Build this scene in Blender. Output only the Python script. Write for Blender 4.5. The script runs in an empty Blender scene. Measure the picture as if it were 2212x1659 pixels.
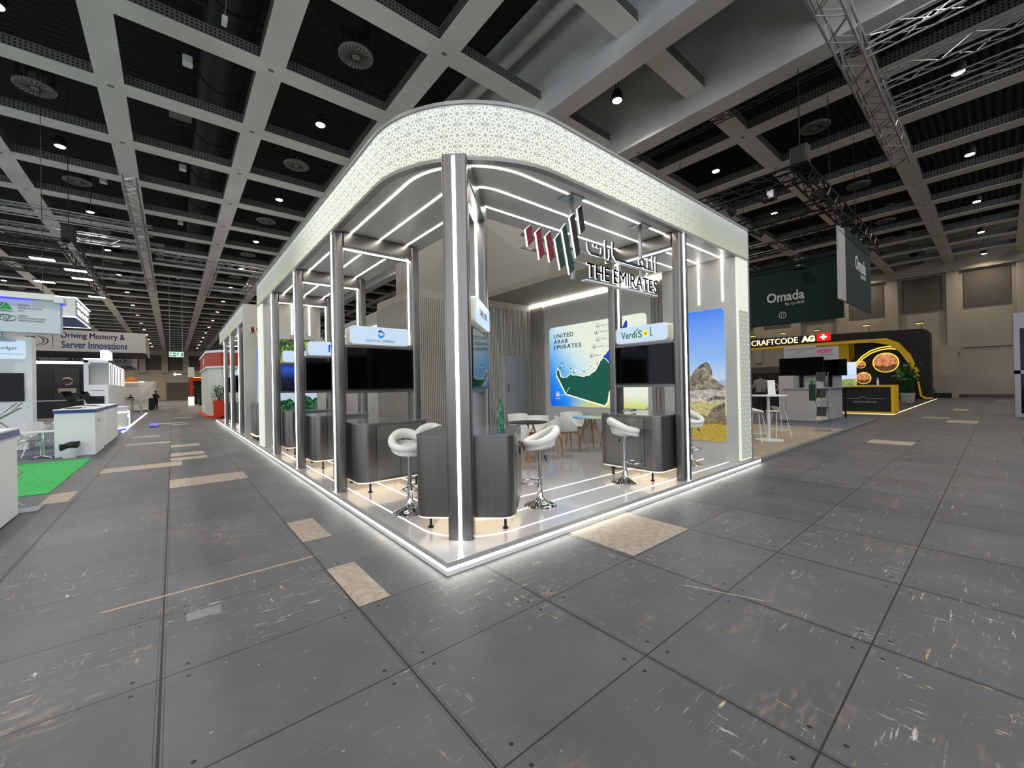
import bpy, bmesh, math, random
from mathutils import Vector, Matrix
random.seed(7)
S = bpy.context.scene
COL = S.collection
PI = math.pi

# ------------------------------------------------------------------ camera, world, exposure
cam = bpy.data.objects.new('camera', bpy.data.cameras.new('camera'))
COL.objects.link(cam)
cam.data.sensor_width = 36.0
cam.data.lens = 880.07 / 2212 * 36.0
cam.data.clip_start = 0.05
cam.data.clip_end = 400
R_ = Vector((0.76847358, -0.63956176, -0.02022686))
U_ = Vector((0.01328557, -0.01565601, 0.99978917))
F_ = Vector((0.63974359, 0.76858028, 0.00353428))
cam.matrix_world = Matrix(((R_.x, U_.x, -F_.x, -1.77262), (R_.y, U_.y, -F_.y, -3.0277), (R_.z, U_.z, -F_.z, 1.6), (0, 0, 0, 1)))
S.camera = cam

w = bpy.data.worlds.new('hall_fill'); S.world = w; w.use_nodes = True  # added fill light from the open sides, standing for the unseen hall
WB = w.node_tree.nodes['Background']
WB.inputs[0].default_value = (0.80, 0.86, 0.95, 1)
WB.inputs[1].default_value = 2.4
S.view_settings.view_transform = 'Standard'
S.view_settings.look = 'None'
S.view_settings.exposure = 0.0
S.view_settings.gamma = 1.0
S.view_settings.use_curve_mapping = False
S.cycles.max_bounces = 7
S.cycles.diffuse_bounces = 3
S.cycles.glossy_bounces = 4
S.cycles.transmission_bounces = 5
S.cycles.sample_clamp_indirect = 3.0
S.cycles.caustics_reflective = False
S.cycles.caustics_refractive = False
S.cycles.use_denoising = True

LAMP_W = 170.0        # watts of each hall downlight near the stand
LED = 17.0            # strength of the white LED lines
LEDW = 0.95           # strength of the warm line under the counters

# ------------------------------------------------------------------ materials
def lin(c):
    return tuple(((x / 12.92) if x <= 0.04045 else ((x + 0.055) / 1.055) ** 2.4) for x in c)
def hx(s):
    return lin(tuple(int(s[i:i + 2], 16) / 255 for i in (0, 2, 4)))
MATS = {}
def mat(name, c='808080', rough=0.6, metal=0.0, emit=None, es=0.0, trans=0.0, ior=1.45, coat=0.0, alpha=1.0, spec=None):
    m = bpy.data.materials.new(name); m.use_nodes = True
    b = m.node_tree.nodes['Principled BSDF']
    b.inputs['Base Color'].default_value = (*hx(c), 1)
    b.inputs['Roughness'].default_value = rough
    b.inputs['Metallic'].default_value = metal
    b.inputs['IOR'].default_value = ior
    if trans: b.inputs['Transmission Weight'].default_value = trans
    if coat: b.inputs['Coat Weight'].default_value = coat
    if spec is not None: b.inputs['Specular IOR Level'].default_value = spec
    if alpha < 1: b.inputs['Alpha'].default_value = alpha
    if emit:
        b.inputs['Emission Color'].default_value = (*hx(emit), 1)
        b.inputs['Emission Strength'].default_value = es
    MATS[name] = m
    return m
def nt(m): return m.node_tree, m.node_tree.nodes, m.node_tree.links, m.node_tree.nodes['Principled BSDF']
def N(nodes, typ, **kw):
    n = nodes.new(typ)
    for k, v in kw.items():
        if k.startswith('i_'):
            key = k[2:]
            n.inputs[int(key) if key.isdigit() else key].default_value = v
        else: setattr(n, k, v)
    return n
def math_n(nodes, links, op, a, b=None, c=None):
    n = nodes.new('ShaderNodeMath'); n.operation = op
    for i, v in enumerate((a, b, c)):
        if v is None: continue
        if isinstance(v, (int, float)): n.inputs[i].default_value = v
        else: links.new(v, n.inputs[i])
    return n.outputs[0]
def mixc(nodes, links, fac, a, b, mode='MIX'):
    n = nodes.new('ShaderNodeMix'); n.data_type = 'RGBA'; n.blend_type = mode
    for i, v in ((0, fac), (6, a), (7, b)):
        if isinstance(v, (int, float)): n.inputs[i].default_value = v
        elif isinstance(v, tuple): n.inputs[i].default_value = (*v[:3], 1)
        else: links.new(v, n.inputs[i])
    return n.outputs[2]
def ramp(nodes, links, fac, stops, interp='LINEAR'):
    n = nodes.new('ShaderNodeValToRGB'); n.color_ramp.interpolation = interp
    e = n.color_ramp.elements
    while len(e) < len(stops): e.new(0.5)
    for i, (p, c) in enumerate(stops):
        e[i].position = p
        cc = hx(c) if isinstance(c, str) else (c, c, c)
        e[i].color = (*cc, 1)
    links.new(fac, n.inputs[0])
    return n.outputs[0]

# --- hall floor: dark rubbed boards 1.09 x 0.833 m with joints, wear, scratches and screw holes
def floor_material():
    m = mat('hall_floor', '5a5a5c', 0.5); t, n, l, b = nt(m)
    geo = N(n, 'ShaderNodeNewGeometry'); sep = N(n, 'ShaderNodeSeparateXYZ'); l.new(geo.outputs['Position'], sep.inputs[0])
    X, Y = sep.outputs[0], sep.outputs[1]
    TX, TY = 1.093, 0.8345
    def cell(v, off, p):
        q = math_n(n, l, 'DIVIDE', math_n(n, l, 'SUBTRACT', v, off), p)
        fr = math_n(n, l, 'FRACT', q); fl = math_n(n, l, 'FLOOR', q)
        d = math_n(n, l, 'MULTIPLY', math_n(n, l, 'MINIMUM', fr, math_n(n, l, 'SUBTRACT', 1.0, fr)), p)
        return fl, d, fr
    fx, dx, rx = cell(X, 0.34, TX); fy, dy, ry = cell(Y, 0.0, TY)
    comb = N(n, 'ShaderNodeCombineXYZ'); l.new(fx, comb.inputs[0]); l.new(fy, comb.inputs[1])
    wn = N(n, 'ShaderNodeTexWhiteNoise', noise_dimensions='3D'); l.new(comb.outputs[0], wn.inputs['Vector'])
    # board tone
    big = N(n, 'ShaderNodeTexNoise', i_Scale=1.3, i_Detail=6.0, i_Roughness=0.65); l.new(geo.outputs['Position'], big.inputs['Vector'])
    base = ramp(n, l, big.outputs[0], [(0.3, '57575a'), (0.55, '66666a'), (0.75, '757579')])
    base = mixc(n, l, 0.22, base, ramp(n, l, wn.outputs[0], [(0.0, '4f4f52'), (0.5, '68686b'), (1.0, '7c7a77')]))
    fine = N(n, 'ShaderNodeTexNoise', i_Scale=38.0, i_Detail=5.0, i_Roughness=0.7); l.new(geo.outputs['Position'], fine.inputs['Vector'])
    base = mixc(n, l, 0.5, base, ramp(n, l, fine.outputs[0], [(0.3, '4d4d50'), (0.7, '7b7b7e')]), 'OVERLAY')
    # rubbed-through marks: noise stretched along X and along Y
    def scratches(sx, sy, lo, hi, seed):
        mp = N(n, 'ShaderNodeMapping'); mp.inputs['Scale'].default_value = (sx, sy, 1); mp.inputs['Location'].default_value = (seed, seed * 2, 0)
        l.new(geo.outputs['Position'], mp.inputs['Vector'])
        tx = N(n, 'ShaderNodeTexNoise', i_Scale=1.0, i_Detail=7.0, i_Roughness=0.72); l.new(mp.outputs[0], tx.inputs['Vector'])
        return ramp(n, l, tx.outputs[0], [(lo, 0.0), (hi, 1.0)])
    patch = N(n, 'ShaderNodeTexNoise', i_Scale=0.9, i_Detail=3.0); l.new(geo.outputs['Position'], patch.inputs['Vector'])
    pm = ramp(n, l, patch.outputs[0], [(0.47, 0.0), (0.62, 1.0)])
    s1 = scratches(3.5, 30, 0.60, 0.64, 3.1); s2 = scratches(26, 4, 0.615, 0.65, 9.7)
    s3 = scratches(16, 14, 0.665, 0.68, 5.2)
    mark = math_n(n, l, 'MULTIPLY', math_n(n, l, 'MAXIMUM', s1, s2), pm)
    mark = math_n(n, l, 'MAXIMUM', mark, s3)
    tan = N(n, 'ShaderNodeTexNoise', i_Scale=2.2); l.new(geo.outputs['Position'], tan.inputs['Vector'])
    base = mixc(n, l, math_n(n, l, 'MULTIPLY', mark, 0.85), base, ramp(n, l, tan.outputs[0], [(0.4, 'c8c6c2'), (0.55, 'b49f7d')]))
    # painted remains of tape, short dashes
    smn = N(n, 'ShaderNodeTexNoise', i_Scale=1.1, i_Detail=4.0); mps = N(n, 'ShaderNodeMapping'); mps.inputs['Location'].default_value = (4.4, 1.3, 0); l.new(geo.outputs['Position'], mps.inputs['Vector']); l.new(mps.outputs[0], smn.inputs['Vector'])
    s4 = scratches(5, 16, 0.50, 0.68, 21.0)
    base = mixc(n, l, math_n(n, l, 'MULTIPLY', math_n(n, l, 'MULTIPLY', s4, ramp(n, l, smn.outputs[0], [(0.55, 0.0), (0.68, 1.0)])), 0.55), base, hx('a08c6c'))
    dk = N(n, 'ShaderNodeTexNoise', i_Scale=0.6, i_Detail=5.0); l.new(geo.outputs['Position'], dk.inputs['Vector'])
    base = mixc(n, l, 0.35, base, ramp(n, l, dk.outputs[0], [(0.35, '55504c'), (0.65, '8c8c90')]), 'MULTIPLY') if False else base
    # screw holes beside the corners
    hx_ = math_n(n, l, 'ABSOLUTE', math_n(n, l, 'SUBTRACT', rx, 0.11)); hx2 = math_n(n, l, 'ABSOLUTE', math_n(n, l, 'SUBTRACT', rx, 0.89))
    hdx = math_n(n, l, 'MULTIPLY', math_n(n, l, 'MINIMUM', hx_, hx2), TX)
    hy_ = math_n(n, l, 'ABSOLUTE', math_n(n, l, 'SUBTRACT', ry, 0.08)); hy2 = math_n(n, l, 'ABSOLUTE', math_n(n, l, 'SUBTRACT', ry, 0.92))
    hdy = math_n(n, l, 'MULTIPLY', math_n(n, l, 'MINIMUM', hy_, hy2), TY)
    hd = math_n(n, l, 'SQRT', math_n(n, l, 'ADD', math_n(n, l, 'MULTIPLY', hdx, hdx), math_n(n, l, 'MULTIPLY', hdy, hdy)))
    hole = math_n(n, l, 'LESS_THAN', hd, 0.011)
    base = mixc(n, l, hole, base, hx('0c0c0c'))
    # joints
    jx = math_n(n, l, 'LESS_THAN', dx, 0.0065); jy = math_n(n, l, 'LESS_THAN', dy, 0.0045)
    j2 = math_n(n, l, 'MULTIPLY', math_n(n, l, 'LESS_THAN', math_n(n, l, 'ABSOLUTE', math_n(n, l, 'SUBTRACT', dx, 0.017)), 0.0025), 1.0)
    joint = math_n(n, l, 'MAXIMUM', math_n(n, l, 'MAXIMUM', jx, jy), math_n(n, l, 'MULTIPLY', j2, 0.6))
    base = mixc(n, l, joint, base, hx('151515'))
    l.new(base, b.inputs['Base Color'])
    rr = ramp(n, l, fine.outputs[0], [(0.3, 0.42), (0.75, 0.62)])
    l.new(rr, b.inputs['Roughness'])
    bp = N(n, 'ShaderNodeBump', i_Strength=0.35, i_Distance=0.004)
    mp = N(n, 'ShaderNodeMapping'); mp.inputs['Scale'].default_value = (5, 40, 1); l.new(geo.outputs['Position'], mp.inputs['Vector'])
    rip = N(n, 'ShaderNodeTexNoise', i_Scale=1.0, i_Detail=5.0); l.new(mp.outputs[0], rip.inputs['Vector'])
    hgt = math_n(n, l, 'SUBTRACT', math_n(n, l, 'ADD', rip.outputs[0], math_n(n, l, 'MULTIPLY', fine.outputs[0], 0.5)), math_n(n, l, 'MULTIPLY', joint, 2.0))
    l.new(hgt, bp.inputs['Height']); l.new(bp.outputs[0], b.inputs['Normal'])
    return m
def noise_tint(m, c1, c2, scale=3.0, stretch=(1, 1, 1), rough=None, bump=0.0, lo=0.35, hi=0.65):
    t, n, l, b = nt(m)
    tc = N(n, 'ShaderNodeNewGeometry'); mp = N(n, 'ShaderNodeMapping'); mp.inputs['Scale'].default_value = stretch
    l.new(tc.outputs['Position'], mp.inputs['Vector'])
    no = N(n, 'ShaderNodeTexNoise', i_Scale=scale, i_Detail=6.0); l.new(mp.outputs[0], no.inputs['Vector'])
    l.new(ramp(n, l, no.outputs[0], [(lo, c1), (hi, c2)]), b.inputs['Base Color'])
    if rough: l.new(ramp(n, l, no.outputs[0], [(lo, rough[0]), (hi, rough[1])]), b.inputs['Roughness'])
    if bump:
        bp = N(n, 'ShaderNodeBump', i_Strength=bump, i_Distance=0.01); l.new(no.outputs[0], bp.inputs['Height']); l.new(bp.outputs[0], b.inputs['Normal'])
    return m
def uv_print(name, layers, sky, es=1.0, aspect=1.0):
    """A backlit printed landscape: sky ramp (bottom to top), then layers from far to near, each (height, amplitude, frequency, dark, light, grain)."""
    m = mat(name, '000000', 0.35); t, n, l, b = nt(m)
    tc = N(n, 'ShaderNodeTexCoord'); sep = N(n, 'ShaderNodeSeparateXYZ'); l.new(tc.outputs['UV'], sep.inputs[0])
    u, v = sep.outputs[0], sep.outputs[1]
    col = ramp(n, l, v, sky)
    for i, (h, a, f, c1, c2, g) in enumerate(layers):
        cx = N(n, 'ShaderNodeCombineXYZ'); l.new(math_n(n, l, 'MULTIPLY', u, f), cx.inputs[0]); cx.inputs[1].default_value = i * 7.3
        no = N(n, 'ShaderNodeTexNoise', i_Scale=1.0, i_Detail=5.0, i_Roughness=0.6); l.new(cx.outputs[0], no.inputs['Vector'])
        top = math_n(n, l, 'ADD', math_n(n, l, 'MULTIPLY', math_n(n, l, 'SUBTRACT', no.outputs[0], 0.5), a), h)
        mask = math_n(n, l, 'LESS_THAN', v, top)
        mp = N(n, 'ShaderNodeMapping'); mp.inputs['Scale'].default_value = (1, aspect, 1); mp.inputs['Location'].default_value = (i * 3.1, 0, 0); l.new(tc.outputs['UV'], mp.inputs['Vector'])
        gr = N(n, 'ShaderNodeTexNoise', i_Scale=g, i_Detail=8.0, i_Roughness=0.75); l.new(mp.outputs[0], gr.inputs['Vector'])
        lc = ramp(n, l, gr.outputs[0], [(0.38, c1), (0.62, c2)])
        col = mixc(n, l, mask, col, lc)
    l.new(col, b.inputs['Emission Color']); b.inputs['Emission Strength'].default_value = es
    return m

M = MATS
floor_material()
mat('white_paint', 'dddbd6', 0.5)
mat('stand_white', 'cbc9c5', 0.45)
mat('stand_wall', 'b6b3ac', 0.5)
mat('box_grey', '8f8a82', 0.6)
mat('counter_grey', 'a19f9e', 0.5)
mat('slat_grey', '98938a', 0.5)
mat('soffit_taupe', '857d70', 0.6)
mat('edge_grey', '8c8b89', 0.4, 0.3)
mat('deck_white', 'b9b8b8', 0.16, 0.0, coat=0.3)
mat('steel', '8f8d8b', 0.3, 0.9)
noise_tint(M['steel'], '75726f', '7c7976', 90, (1, 1, 0.015), (0.29, 0.33))
mat('trim_metal', 'b0afad', 0.4, 0.35)
mat('steel_door', '8c8a87', 0.32, 0.85)
mat('counter_top', '86868a', 0.16, 0.5)
mat('chrome', 'd8d8d8', 0.06, 1.0)
mat('led_white', 'ffffff', 0.4, emit='fdfcf4', es=LED)
mat('led_skirt', 'ffffff', 0.4, emit='fbfdf2', es=LED * 1.5)
mat('led_soft', 'ffffff', 0.4, emit='fbfdff', es=3.0)
mat('led_dim', 'ffffff', 0.4, emit='f4fbff', es=0.8)
mat('led_edge', 'ffffff', 0.4, emit='fbfdff', es=1.35)
mat('led_warm', 'ffffff', 0.4, emit='ffe2b4', es=LEDW)
mat('led_blue', '1010ff', 0.4, emit='2b22ff', es=3.0)
mat('led_yellow', 'ffc000', 0.4, emit='ffd24a', es=1.6)
mat('screen_black', '030304', 0.06, 0.0, ior=1.33, spec=0.3)
mat('bezel_black', '101012', 0.3)
mat('leather_white', 'dfddd4', 0.38)
mat('shell_white', 'e4e1da', 0.42)
mat('wood_leg', 'b07c4c', 0.45); noise_tint(M['wood_leg'], '99683b', 'bf8a58', 14, (1, 1, 0.15))
mat('black_metal', '17171a', 0.4, 0.5)
mat('black_matte', '101114', 0.6)
mat('glass_dark', '2a2f30', 0.05, 0.0, trans=0.55)
mat('bottle_green', '7fc9b0', 0.03, 0.0, trans=0.95, ior=1.33)
mat('label_green', '4fa58a', 0.3, trans=0.5)
mat('water', 'bfe6da', 0.0, 0.0, trans=1.0, ior=1.33)
mat('strap_green', '123a22', 0.7)
mat('cap_green', '175c45', 0.5)
mat('concrete_white', 'bcbbb9', 0.65); noise_tint(M['concrete_white'], 'b2b1af', 'c4c3c1', 0.7)
mat('grid_white', 'd6d5d1', 0.35, 0.15); noise_tint(M['grid_white'], 'cccbc7', 'dcdbd8', 0.5)
mat('deck_black', '0b0b0d', 0.8)
mat('duct_black', '0f1012', 0.55)
mat('vent_grey', '6b6b69', 0.6)
mat('wall_beige', '9c927f', 0.7); noise_tint(M['wall_beige'], '9a9080', 'a69c8d', 0.5)
mat('acoustic_panel', '57514a', 0.9)
mat('truss_silver', 'a9aaad', 0.3, 0.85)
mat('lamp_glow', 'ffffff', 0.4, emit='fff1d8', es=26)
mat('spot_glow', 'ffffff', 0.4, emit='e8fbff', es=18)
mat('tan_board', '94826b', 0.7); noise_tint(M['tan_board'], '8d8274', 'a3978a', 16, bump=0.2)
mat('tape_grey', '6f7274', 0.5)
mat('letters_black', '0c0d10', 0.4)
mat('flag_red', '6e0d14', 0.45)
mat('flag_green', '0d3524', 0.45)
mat('sign_face', '333333', 0.3, emit='cbe3fa', es=0.9)
mat('sign_case', 'e6e2d6', 0.35, emit='e9e3d2', es=0.22)
mat('ink_dark', '2b3440', 0.5)
mat('ink_navy', '1c2a63', 0.5)
mat('ink_green', '1f5a28', 0.5, emit='2c6a34', es=0.5)
mat('ink_yellow', 'f0c51c', 0.5, emit='f0c51c', es=0.9)
mat('ink_blue', '1d6fc2', 0.5, emit='1d6fc2', es=0.7)
mat('ink_purple', '3b1f57', 0.5, emit='3b1f57', es=0.4)
mat('ink_teal', '14a88e', 0.5, emit='14a88e', es=0.7)
mat('ink_deepblue', '1d3fb0', 0.5, emit='1d3fb0', es=0.6)
mat('ink_white', 'f4f4f0', 0.5, emit='f4f4f0', es=0.5)
mat('map_green', '0d3a32', 0.6, emit='0f5a4c', es=0.7)
mat('map_blue', '1430a0', 0.5, emit='1433a8', es=0.9)
mat('map_edge', 'f3f0c0', 0.5, emit='f3efc0', es=0.95)
mat('omada_green', '0a2826', 0.8)
mat('omada_letters', 'c9cccb', 0.5)
mat('craft_black', '0a0908', 0.5)
mat('craft_yellow', 'b79412', 0.5, emit='c79b12', es=0.18)
mat('craft_letters', 'f8e6b8', 0.4, emit='ffe9b8', es=1.4)
mat('swiss_red', 'c8150c', 0.4, emit='e01a0c', es=0.9)
mat('booth_white', 'd5d8da', 0.5)
mat('booth_cool', 'b9c6cf', 0.5)
mat('booth_dark', '232021', 0.6)
mat('counter_blue', '1b3a78', 0.4)
mat('red_paint', 'c62c0c', 0.35)
mat('red_band', '9c2a10', 0.5)
mat('carpet_green', '2f9a49', 0.95); noise_tint(M['carpet_green'], '2a8f43', '37a653', 20)
mat('carpet_grey', '5c606b', 0.95); noise_tint(M['carpet_grey'], '575b66', '666a74', 12)
mat('wood_floor', '9d8f7c', 0.4); noise_tint(M['wood_floor'], '8b7d69', 'a2947f', 2.0, (1, 8, 1))
mat('banner_grey', 'a7a7a6', 0.6)
mat('banner_under', '14202f', 0.6)
mat('leaf_green', '2b5a24', 0.55); mat('stem_brown', '4d3b25', 0.7); mat('soil', '2c2119', 0.9)
mat('skin', '6b4a38', 0.55); mat('hair_black', '0d0b0a', 0.6); mat('shirt_grey', '8f8b86', 0.8); mat('trousers_black', '121215', 0.8)
mat('exit_green', '0f7a4c', 0.5, emit='128a58', es=0.75)
mat('exit_white', 'ffffff', 0.5, emit='f4fff8', es=1.4)
mat('bin_white', 'c9d0d2', 0.5); mat('bag_black', '0c0c0e', 0.35)
mat('paper_roll', '8a84e0', 0.5); mat('cream_wall', 'bfc3ba', 0.5)
mat('plastic_white', 'd8d8d8', 0.4); mat('cyan_light', 'ffffff', 0.5, emit='d9fff4', es=1.5)
mat('magenta_ink', 'c01e63', 0.5, emit='c01e63', es=0.4); mat('screen_lit', 'ffffff', 0.4, emit='cfe4ff', es=1.0)
mat('orange_print', 'e58a3c', 0.5); mat('crumple', 'c9c9c9', 0.3, 0.7)
mat('wall_letters', 'b8b4ac', 0.6); mat('kiosk_frame', '8f9496', 0.35, 0.4)

def grad_top(name, cols):
    m = mat(name, 'ffffff', 0.25); t, n, l, b = nt(m)
    tc = N(n, 'ShaderNodeTexCoord'); sep = N(n, 'ShaderNodeSeparateXYZ'); l.new(tc.outputs['Generated'], sep.inputs[0])
    q = math_n(n, l, 'ADD', math_n(n, l, 'MULTIPLY', sep.outputs[0], 0.6), math_n(n, l, 'MULTIPLY', math_n(n, l, 'SUBTRACT', 1.0, sep.outputs[1]), 0.4))
    l.new(ramp(n, l, q, cols), b.inputs['Base Color']); return m
grad_top('table_print', [(0.1, '2d6fd0'), (0.35, '8fd3ee'), (0.55, 'dfe9dc'), (0.8, 'a3b545'), (1.0, 'e9e6a0')])
uv_print('desert_print', [(0.46, 0.05, 3, '8fa3c0', 'b7c3d2', 22), (0.415, 0.03, 5, '807c72', 'd2cdc2', 14), (0.30, 0.04, 4, '8c8a52', 'd8cc95', 18), (0.2, 0.30, 2.3, '5c4a30', '9c8a58', 24), (0.13, 0.04, 5, '8a7a2c', 'c4a94a', 30)],
         [(0.0, 'b8762a'), (0.40, 'cfd9e6'), (0.62, '8fb8ee'), (1.0, '3f80ea')], 1.0, 2.2)
uv_print('tree_print', [(1.02, 0.25, 6, '1f3d16', '96b82c', 11), (0.55, 0.35, 4, '9fb0cc', '3e6a45', 9), (0.36, 0.2, 5, '143c24', '3f7a44', 12), (0.12, 0.06, 5, '0d3f2f', '1d5a3c', 20)],
         [(0.0, '2c5a46'), (0.5, 'b9c8dc'), (0.7, '7fa0d8'), (1.0, '4b78c8')], 0.95, 2.2)
uv_print('sky_print', [], [(0.0, 'b9bfc4'), (0.18, 'a7b6cf'), (0.45, '7f9fe6'), (1.0, '3f6fe2')], 1.0)
uv_print('screen_sky', [], [(0.0, '02040a'), (0.45, '0a1a48'), (0.8, '2a56c8'), (1.0, '15308a')], 0.8)
uv_print('circle_print', [(0.9, 0.9, 5, 'b5532a', 'f3b07c', 6), (0.35, 0.5, 3, '241812', '8c5a34', 5)], [(0.0, 'e88a50'), (1.0, 'f6c08c')], 0.9)
uv_print('screen_page', [(0.5, 0.0, 1, 'b8d0f2', 'd8e6fb', 5), (0.3, 0.0, 1, '1d2c56', 'bfd35c', 2)], [(0.0, 'cfe0fa'), (1.0, 'dbe9ff')], 1.0)
def rock_print(name, c1, c2, sc):
    m = mat(name, '000000', .4); t, n, l, b = nt(m)
    g = N(n, 'ShaderNodeNewGeometry'); no = N(n, 'ShaderNodeTexNoise', i_Scale=sc, i_Detail=8.0, i_Roughness=.75, i_Distortion=.5); l.new(g.outputs['Position'], no.inputs['Vector'])
    l.new(ramp(n, l, no.outputs[0], [(.38, c1), (.5, '7d7466'), (.62, c2)]), b.inputs['Emission Color']); b.inputs['Emission Strength'].default_value = 1.0
rock_print('rock_print', '3a332c', 'b5aa98', 9.0); rock_print('rock_dark_print', '3a2f20', '8f7c54', 12.0)
def tree_picture():
    m = M['tree_print']; t, n, l, b = nt(m)
    tc = N(n, 'ShaderNodeTexCoord'); sep = N(n, 'ShaderNodeSeparateXYZ'); l.new(tc.outputs['UV'], sep.inputs[0])
    mp = N(n, 'ShaderNodeMapping'); mp.inputs['Scale'].default_value = (9, 24, 1); l.new(tc.outputs['UV'], mp.inputs['Vector'])
    vo = N(n, 'ShaderNodeTexVoronoi', i_Scale=1.6); l.new(mp.outputs[0], vo.inputs['Vector'])
    no = N(n, 'ShaderNodeTexNoise', i_Scale=1.2, i_Detail=8.0, i_Roughness=.8); l.new(mp.outputs[0], no.inputs['Vector'])
    k = math_n(n, l, 'ADD', math_n(n, l, 'MULTIPLY', no.outputs[0], 0.9), math_n(n, l, 'MULTIPLY', vo.outputs['Distance'], -0.35))
    leaf = ramp(n, l, k, [(0.16, '0f2410'), (0.3, '3d6a22'), (0.42, '9fbe2e'), (0.55, 'd9e06a')])
    low = ramp(n, l, k, [(0.16, '0a2a20'), (0.32, '1f5a38'), (0.5, '6fa060')])
    big = N(n, 'ShaderNodeTexNoise', i_Scale=2.4, i_Detail=4.0); l.new(tc.outputs['UV'], big.inputs['Vector'])
    v = math_n(n, l, 'ADD', sep.outputs[1], math_n(n, l, 'MULTIPLY', math_n(n, l, 'SUBTRACT', big.outputs[0], .5), .45))
    sky = ramp(n, l, sep.outputs[1], [(0.0, '2c5a46'), (0.35, 'c3cfe0'), (1.0, '7f9fd6')])
    c = mixc(n, l, math_n(n, l, 'GREATER_THAN', v, .58), sky, leaf)
    c = mixc(n, l, math_n(n, l, 'LESS_THAN', v, .36), c, low)
    l.new(c, b.inputs['Emission Color'])
tree_picture()
def map_material():
    m = mat('map_print', '000000', 0.35); t, n, l, b = nt(m)
    tc = N(n, 'ShaderNodeTexCoord'); sep = N(n, 'ShaderNodeSeparateXYZ'); l.new(tc.outputs['UV'], sep.inputs[0])
    u, v = sep.outputs[0], sep.outputs[1]
    q = math_n(n, l, 'ADD', math_n(n, l, 'MULTIPLY', u, 0.95), math_n(n, l, 'MULTIPLY', v, 0.55))
    sea = ramp(n, l, q, [(0.05, '0a5fd8'), (0.22, '1f86ea'), (0.42, '79b8ee'), (0.62, 'cfe4ec'), (0.8, 'e6ecd6')])
    mp = N(n, 'ShaderNodeMapping'); mp.inputs['Scale'].default_value = (9, 30, 1); mp.inputs['Rotation'].default_value = (0, 0, -0.35); l.new(tc.outputs['UV'], mp.inputs['Vector'])
    wv = N(n, 'ShaderNodeTexNoise', i_Scale=2.0, i_Detail=7.0, i_Distortion=0.6); l.new(mp.outputs[0], wv.inputs['Vector'])
    sea = mixc(n, l, 0.28, sea, ramp(n, l, wv.outputs[0], [(0.35, '5f8fb8'), (0.65, 'e6f2ff')]), 'SOFT_LIGHT')
    low = math_n(n, l, 'SUBTRACT', 1.0, math_n(n, l, 'MULTIPLY', v, 7.0)); low = math_n(n, l, 'MAXIMUM', low, 0.0)
    mid = math_n(n, l, 'MULTIPLY', low, math_n(n, l, 'MINIMUM', math_n(n, l, 'MULTIPLY', math_n(n, l, 'MAXIMUM', math_n(n, l, 'SUBTRACT', u, 0.22), 0.0), 5.0), 1.0))
    sea = mixc(n, l, mid, sea, hx('cfcf5c'))
    l.new(sea, b.inputs['Emission Color']); b.inputs['Emission Strength'].default_value = 1.0
    return m
map_material()
# fascia diffuser: cool and bright under the lamps at the top rim, yellower below
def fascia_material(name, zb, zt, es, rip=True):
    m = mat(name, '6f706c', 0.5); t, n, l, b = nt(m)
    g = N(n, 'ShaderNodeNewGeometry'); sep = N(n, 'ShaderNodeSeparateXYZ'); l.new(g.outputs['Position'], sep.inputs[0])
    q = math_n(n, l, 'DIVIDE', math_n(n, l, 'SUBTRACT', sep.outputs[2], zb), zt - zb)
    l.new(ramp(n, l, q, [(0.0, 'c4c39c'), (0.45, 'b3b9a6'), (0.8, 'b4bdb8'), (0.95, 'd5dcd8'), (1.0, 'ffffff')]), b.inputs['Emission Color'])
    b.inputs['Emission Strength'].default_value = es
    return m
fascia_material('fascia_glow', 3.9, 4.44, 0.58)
mat('pilaster_glow', '9a9a94', 0.5, emit='dfe3d4', es=0.8)
mat('lattice_line', 'bbbbb4', 0.5, emit='f4f7ea', es=1.0)
mat('lattice_grey', '9a9c96', 0.5, emit='8c9089', es=0.5)  # grey star pattern, darker than the pilaster strip behind it
def dot_metal():
    m = mat('perforated_metal', '8f8e8a', 0.4, 0.4); t, n, l, b = nt(m)
    g = N(n, 'ShaderNodeNewGeometry'); sep = N(n, 'ShaderNodeSeparateXYZ'); l.new(g.outputs['Position'], sep.inputs[0])
    s = math_n(n, l, 'ADD', sep.outputs[0], sep.outputs[1])
    a = math_n(n, l, 'SUBTRACT', math_n(n, l, 'FRACT', math_n(n, l, 'MULTIPLY', s, 11.0)), 0.5)
    c = math_n(n, l, 'SUBTRACT', math_n(n, l, 'FRACT', math_n(n, l, 'MULTIPLY', sep.outputs[2], 12.0)), 0.5)
    d = math_n(n, l, 'ADD', math_n(n, l, 'MULTIPLY', a, a), math_n(n, l, 'MULTIPLY', c, c))
    l.new(mixc(n, l, math_n(n, l, 'LESS_THAN', d, 0.075), hx('6f6e6b'), hx('101010')), b.inputs['Base Color'])
dot_metal()
def corrugated():
    m = M['deck_black']; t, n, l, b = nt(m)
    g = N(n, 'ShaderNodeNewGeometry'); sep = N(n, 'ShaderNodeSeparateXYZ'); l.new(g.outputs['Position'], sep.inputs[0])
    a = math_n(n, l, 'SINE', math_n(n, l, 'MULTIPLY', sep.outputs[1], 22.0))
    bp = N(n, 'ShaderNodeBump', i_Strength=1.0, i_Distance=0.06); l.new(a, bp.inputs['Height']); l.new(bp.outputs[0], b.inputs['Normal'])
    l.new(ramp(n, l, math_n(n, l, 'ADD', math_n(n, l, 'MULTIPLY', a, 0.5), 0.5), [(0.2, '030304'), (0.8, '0b0b0c')]), b.inputs['Base Color'])
corrugated()

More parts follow.
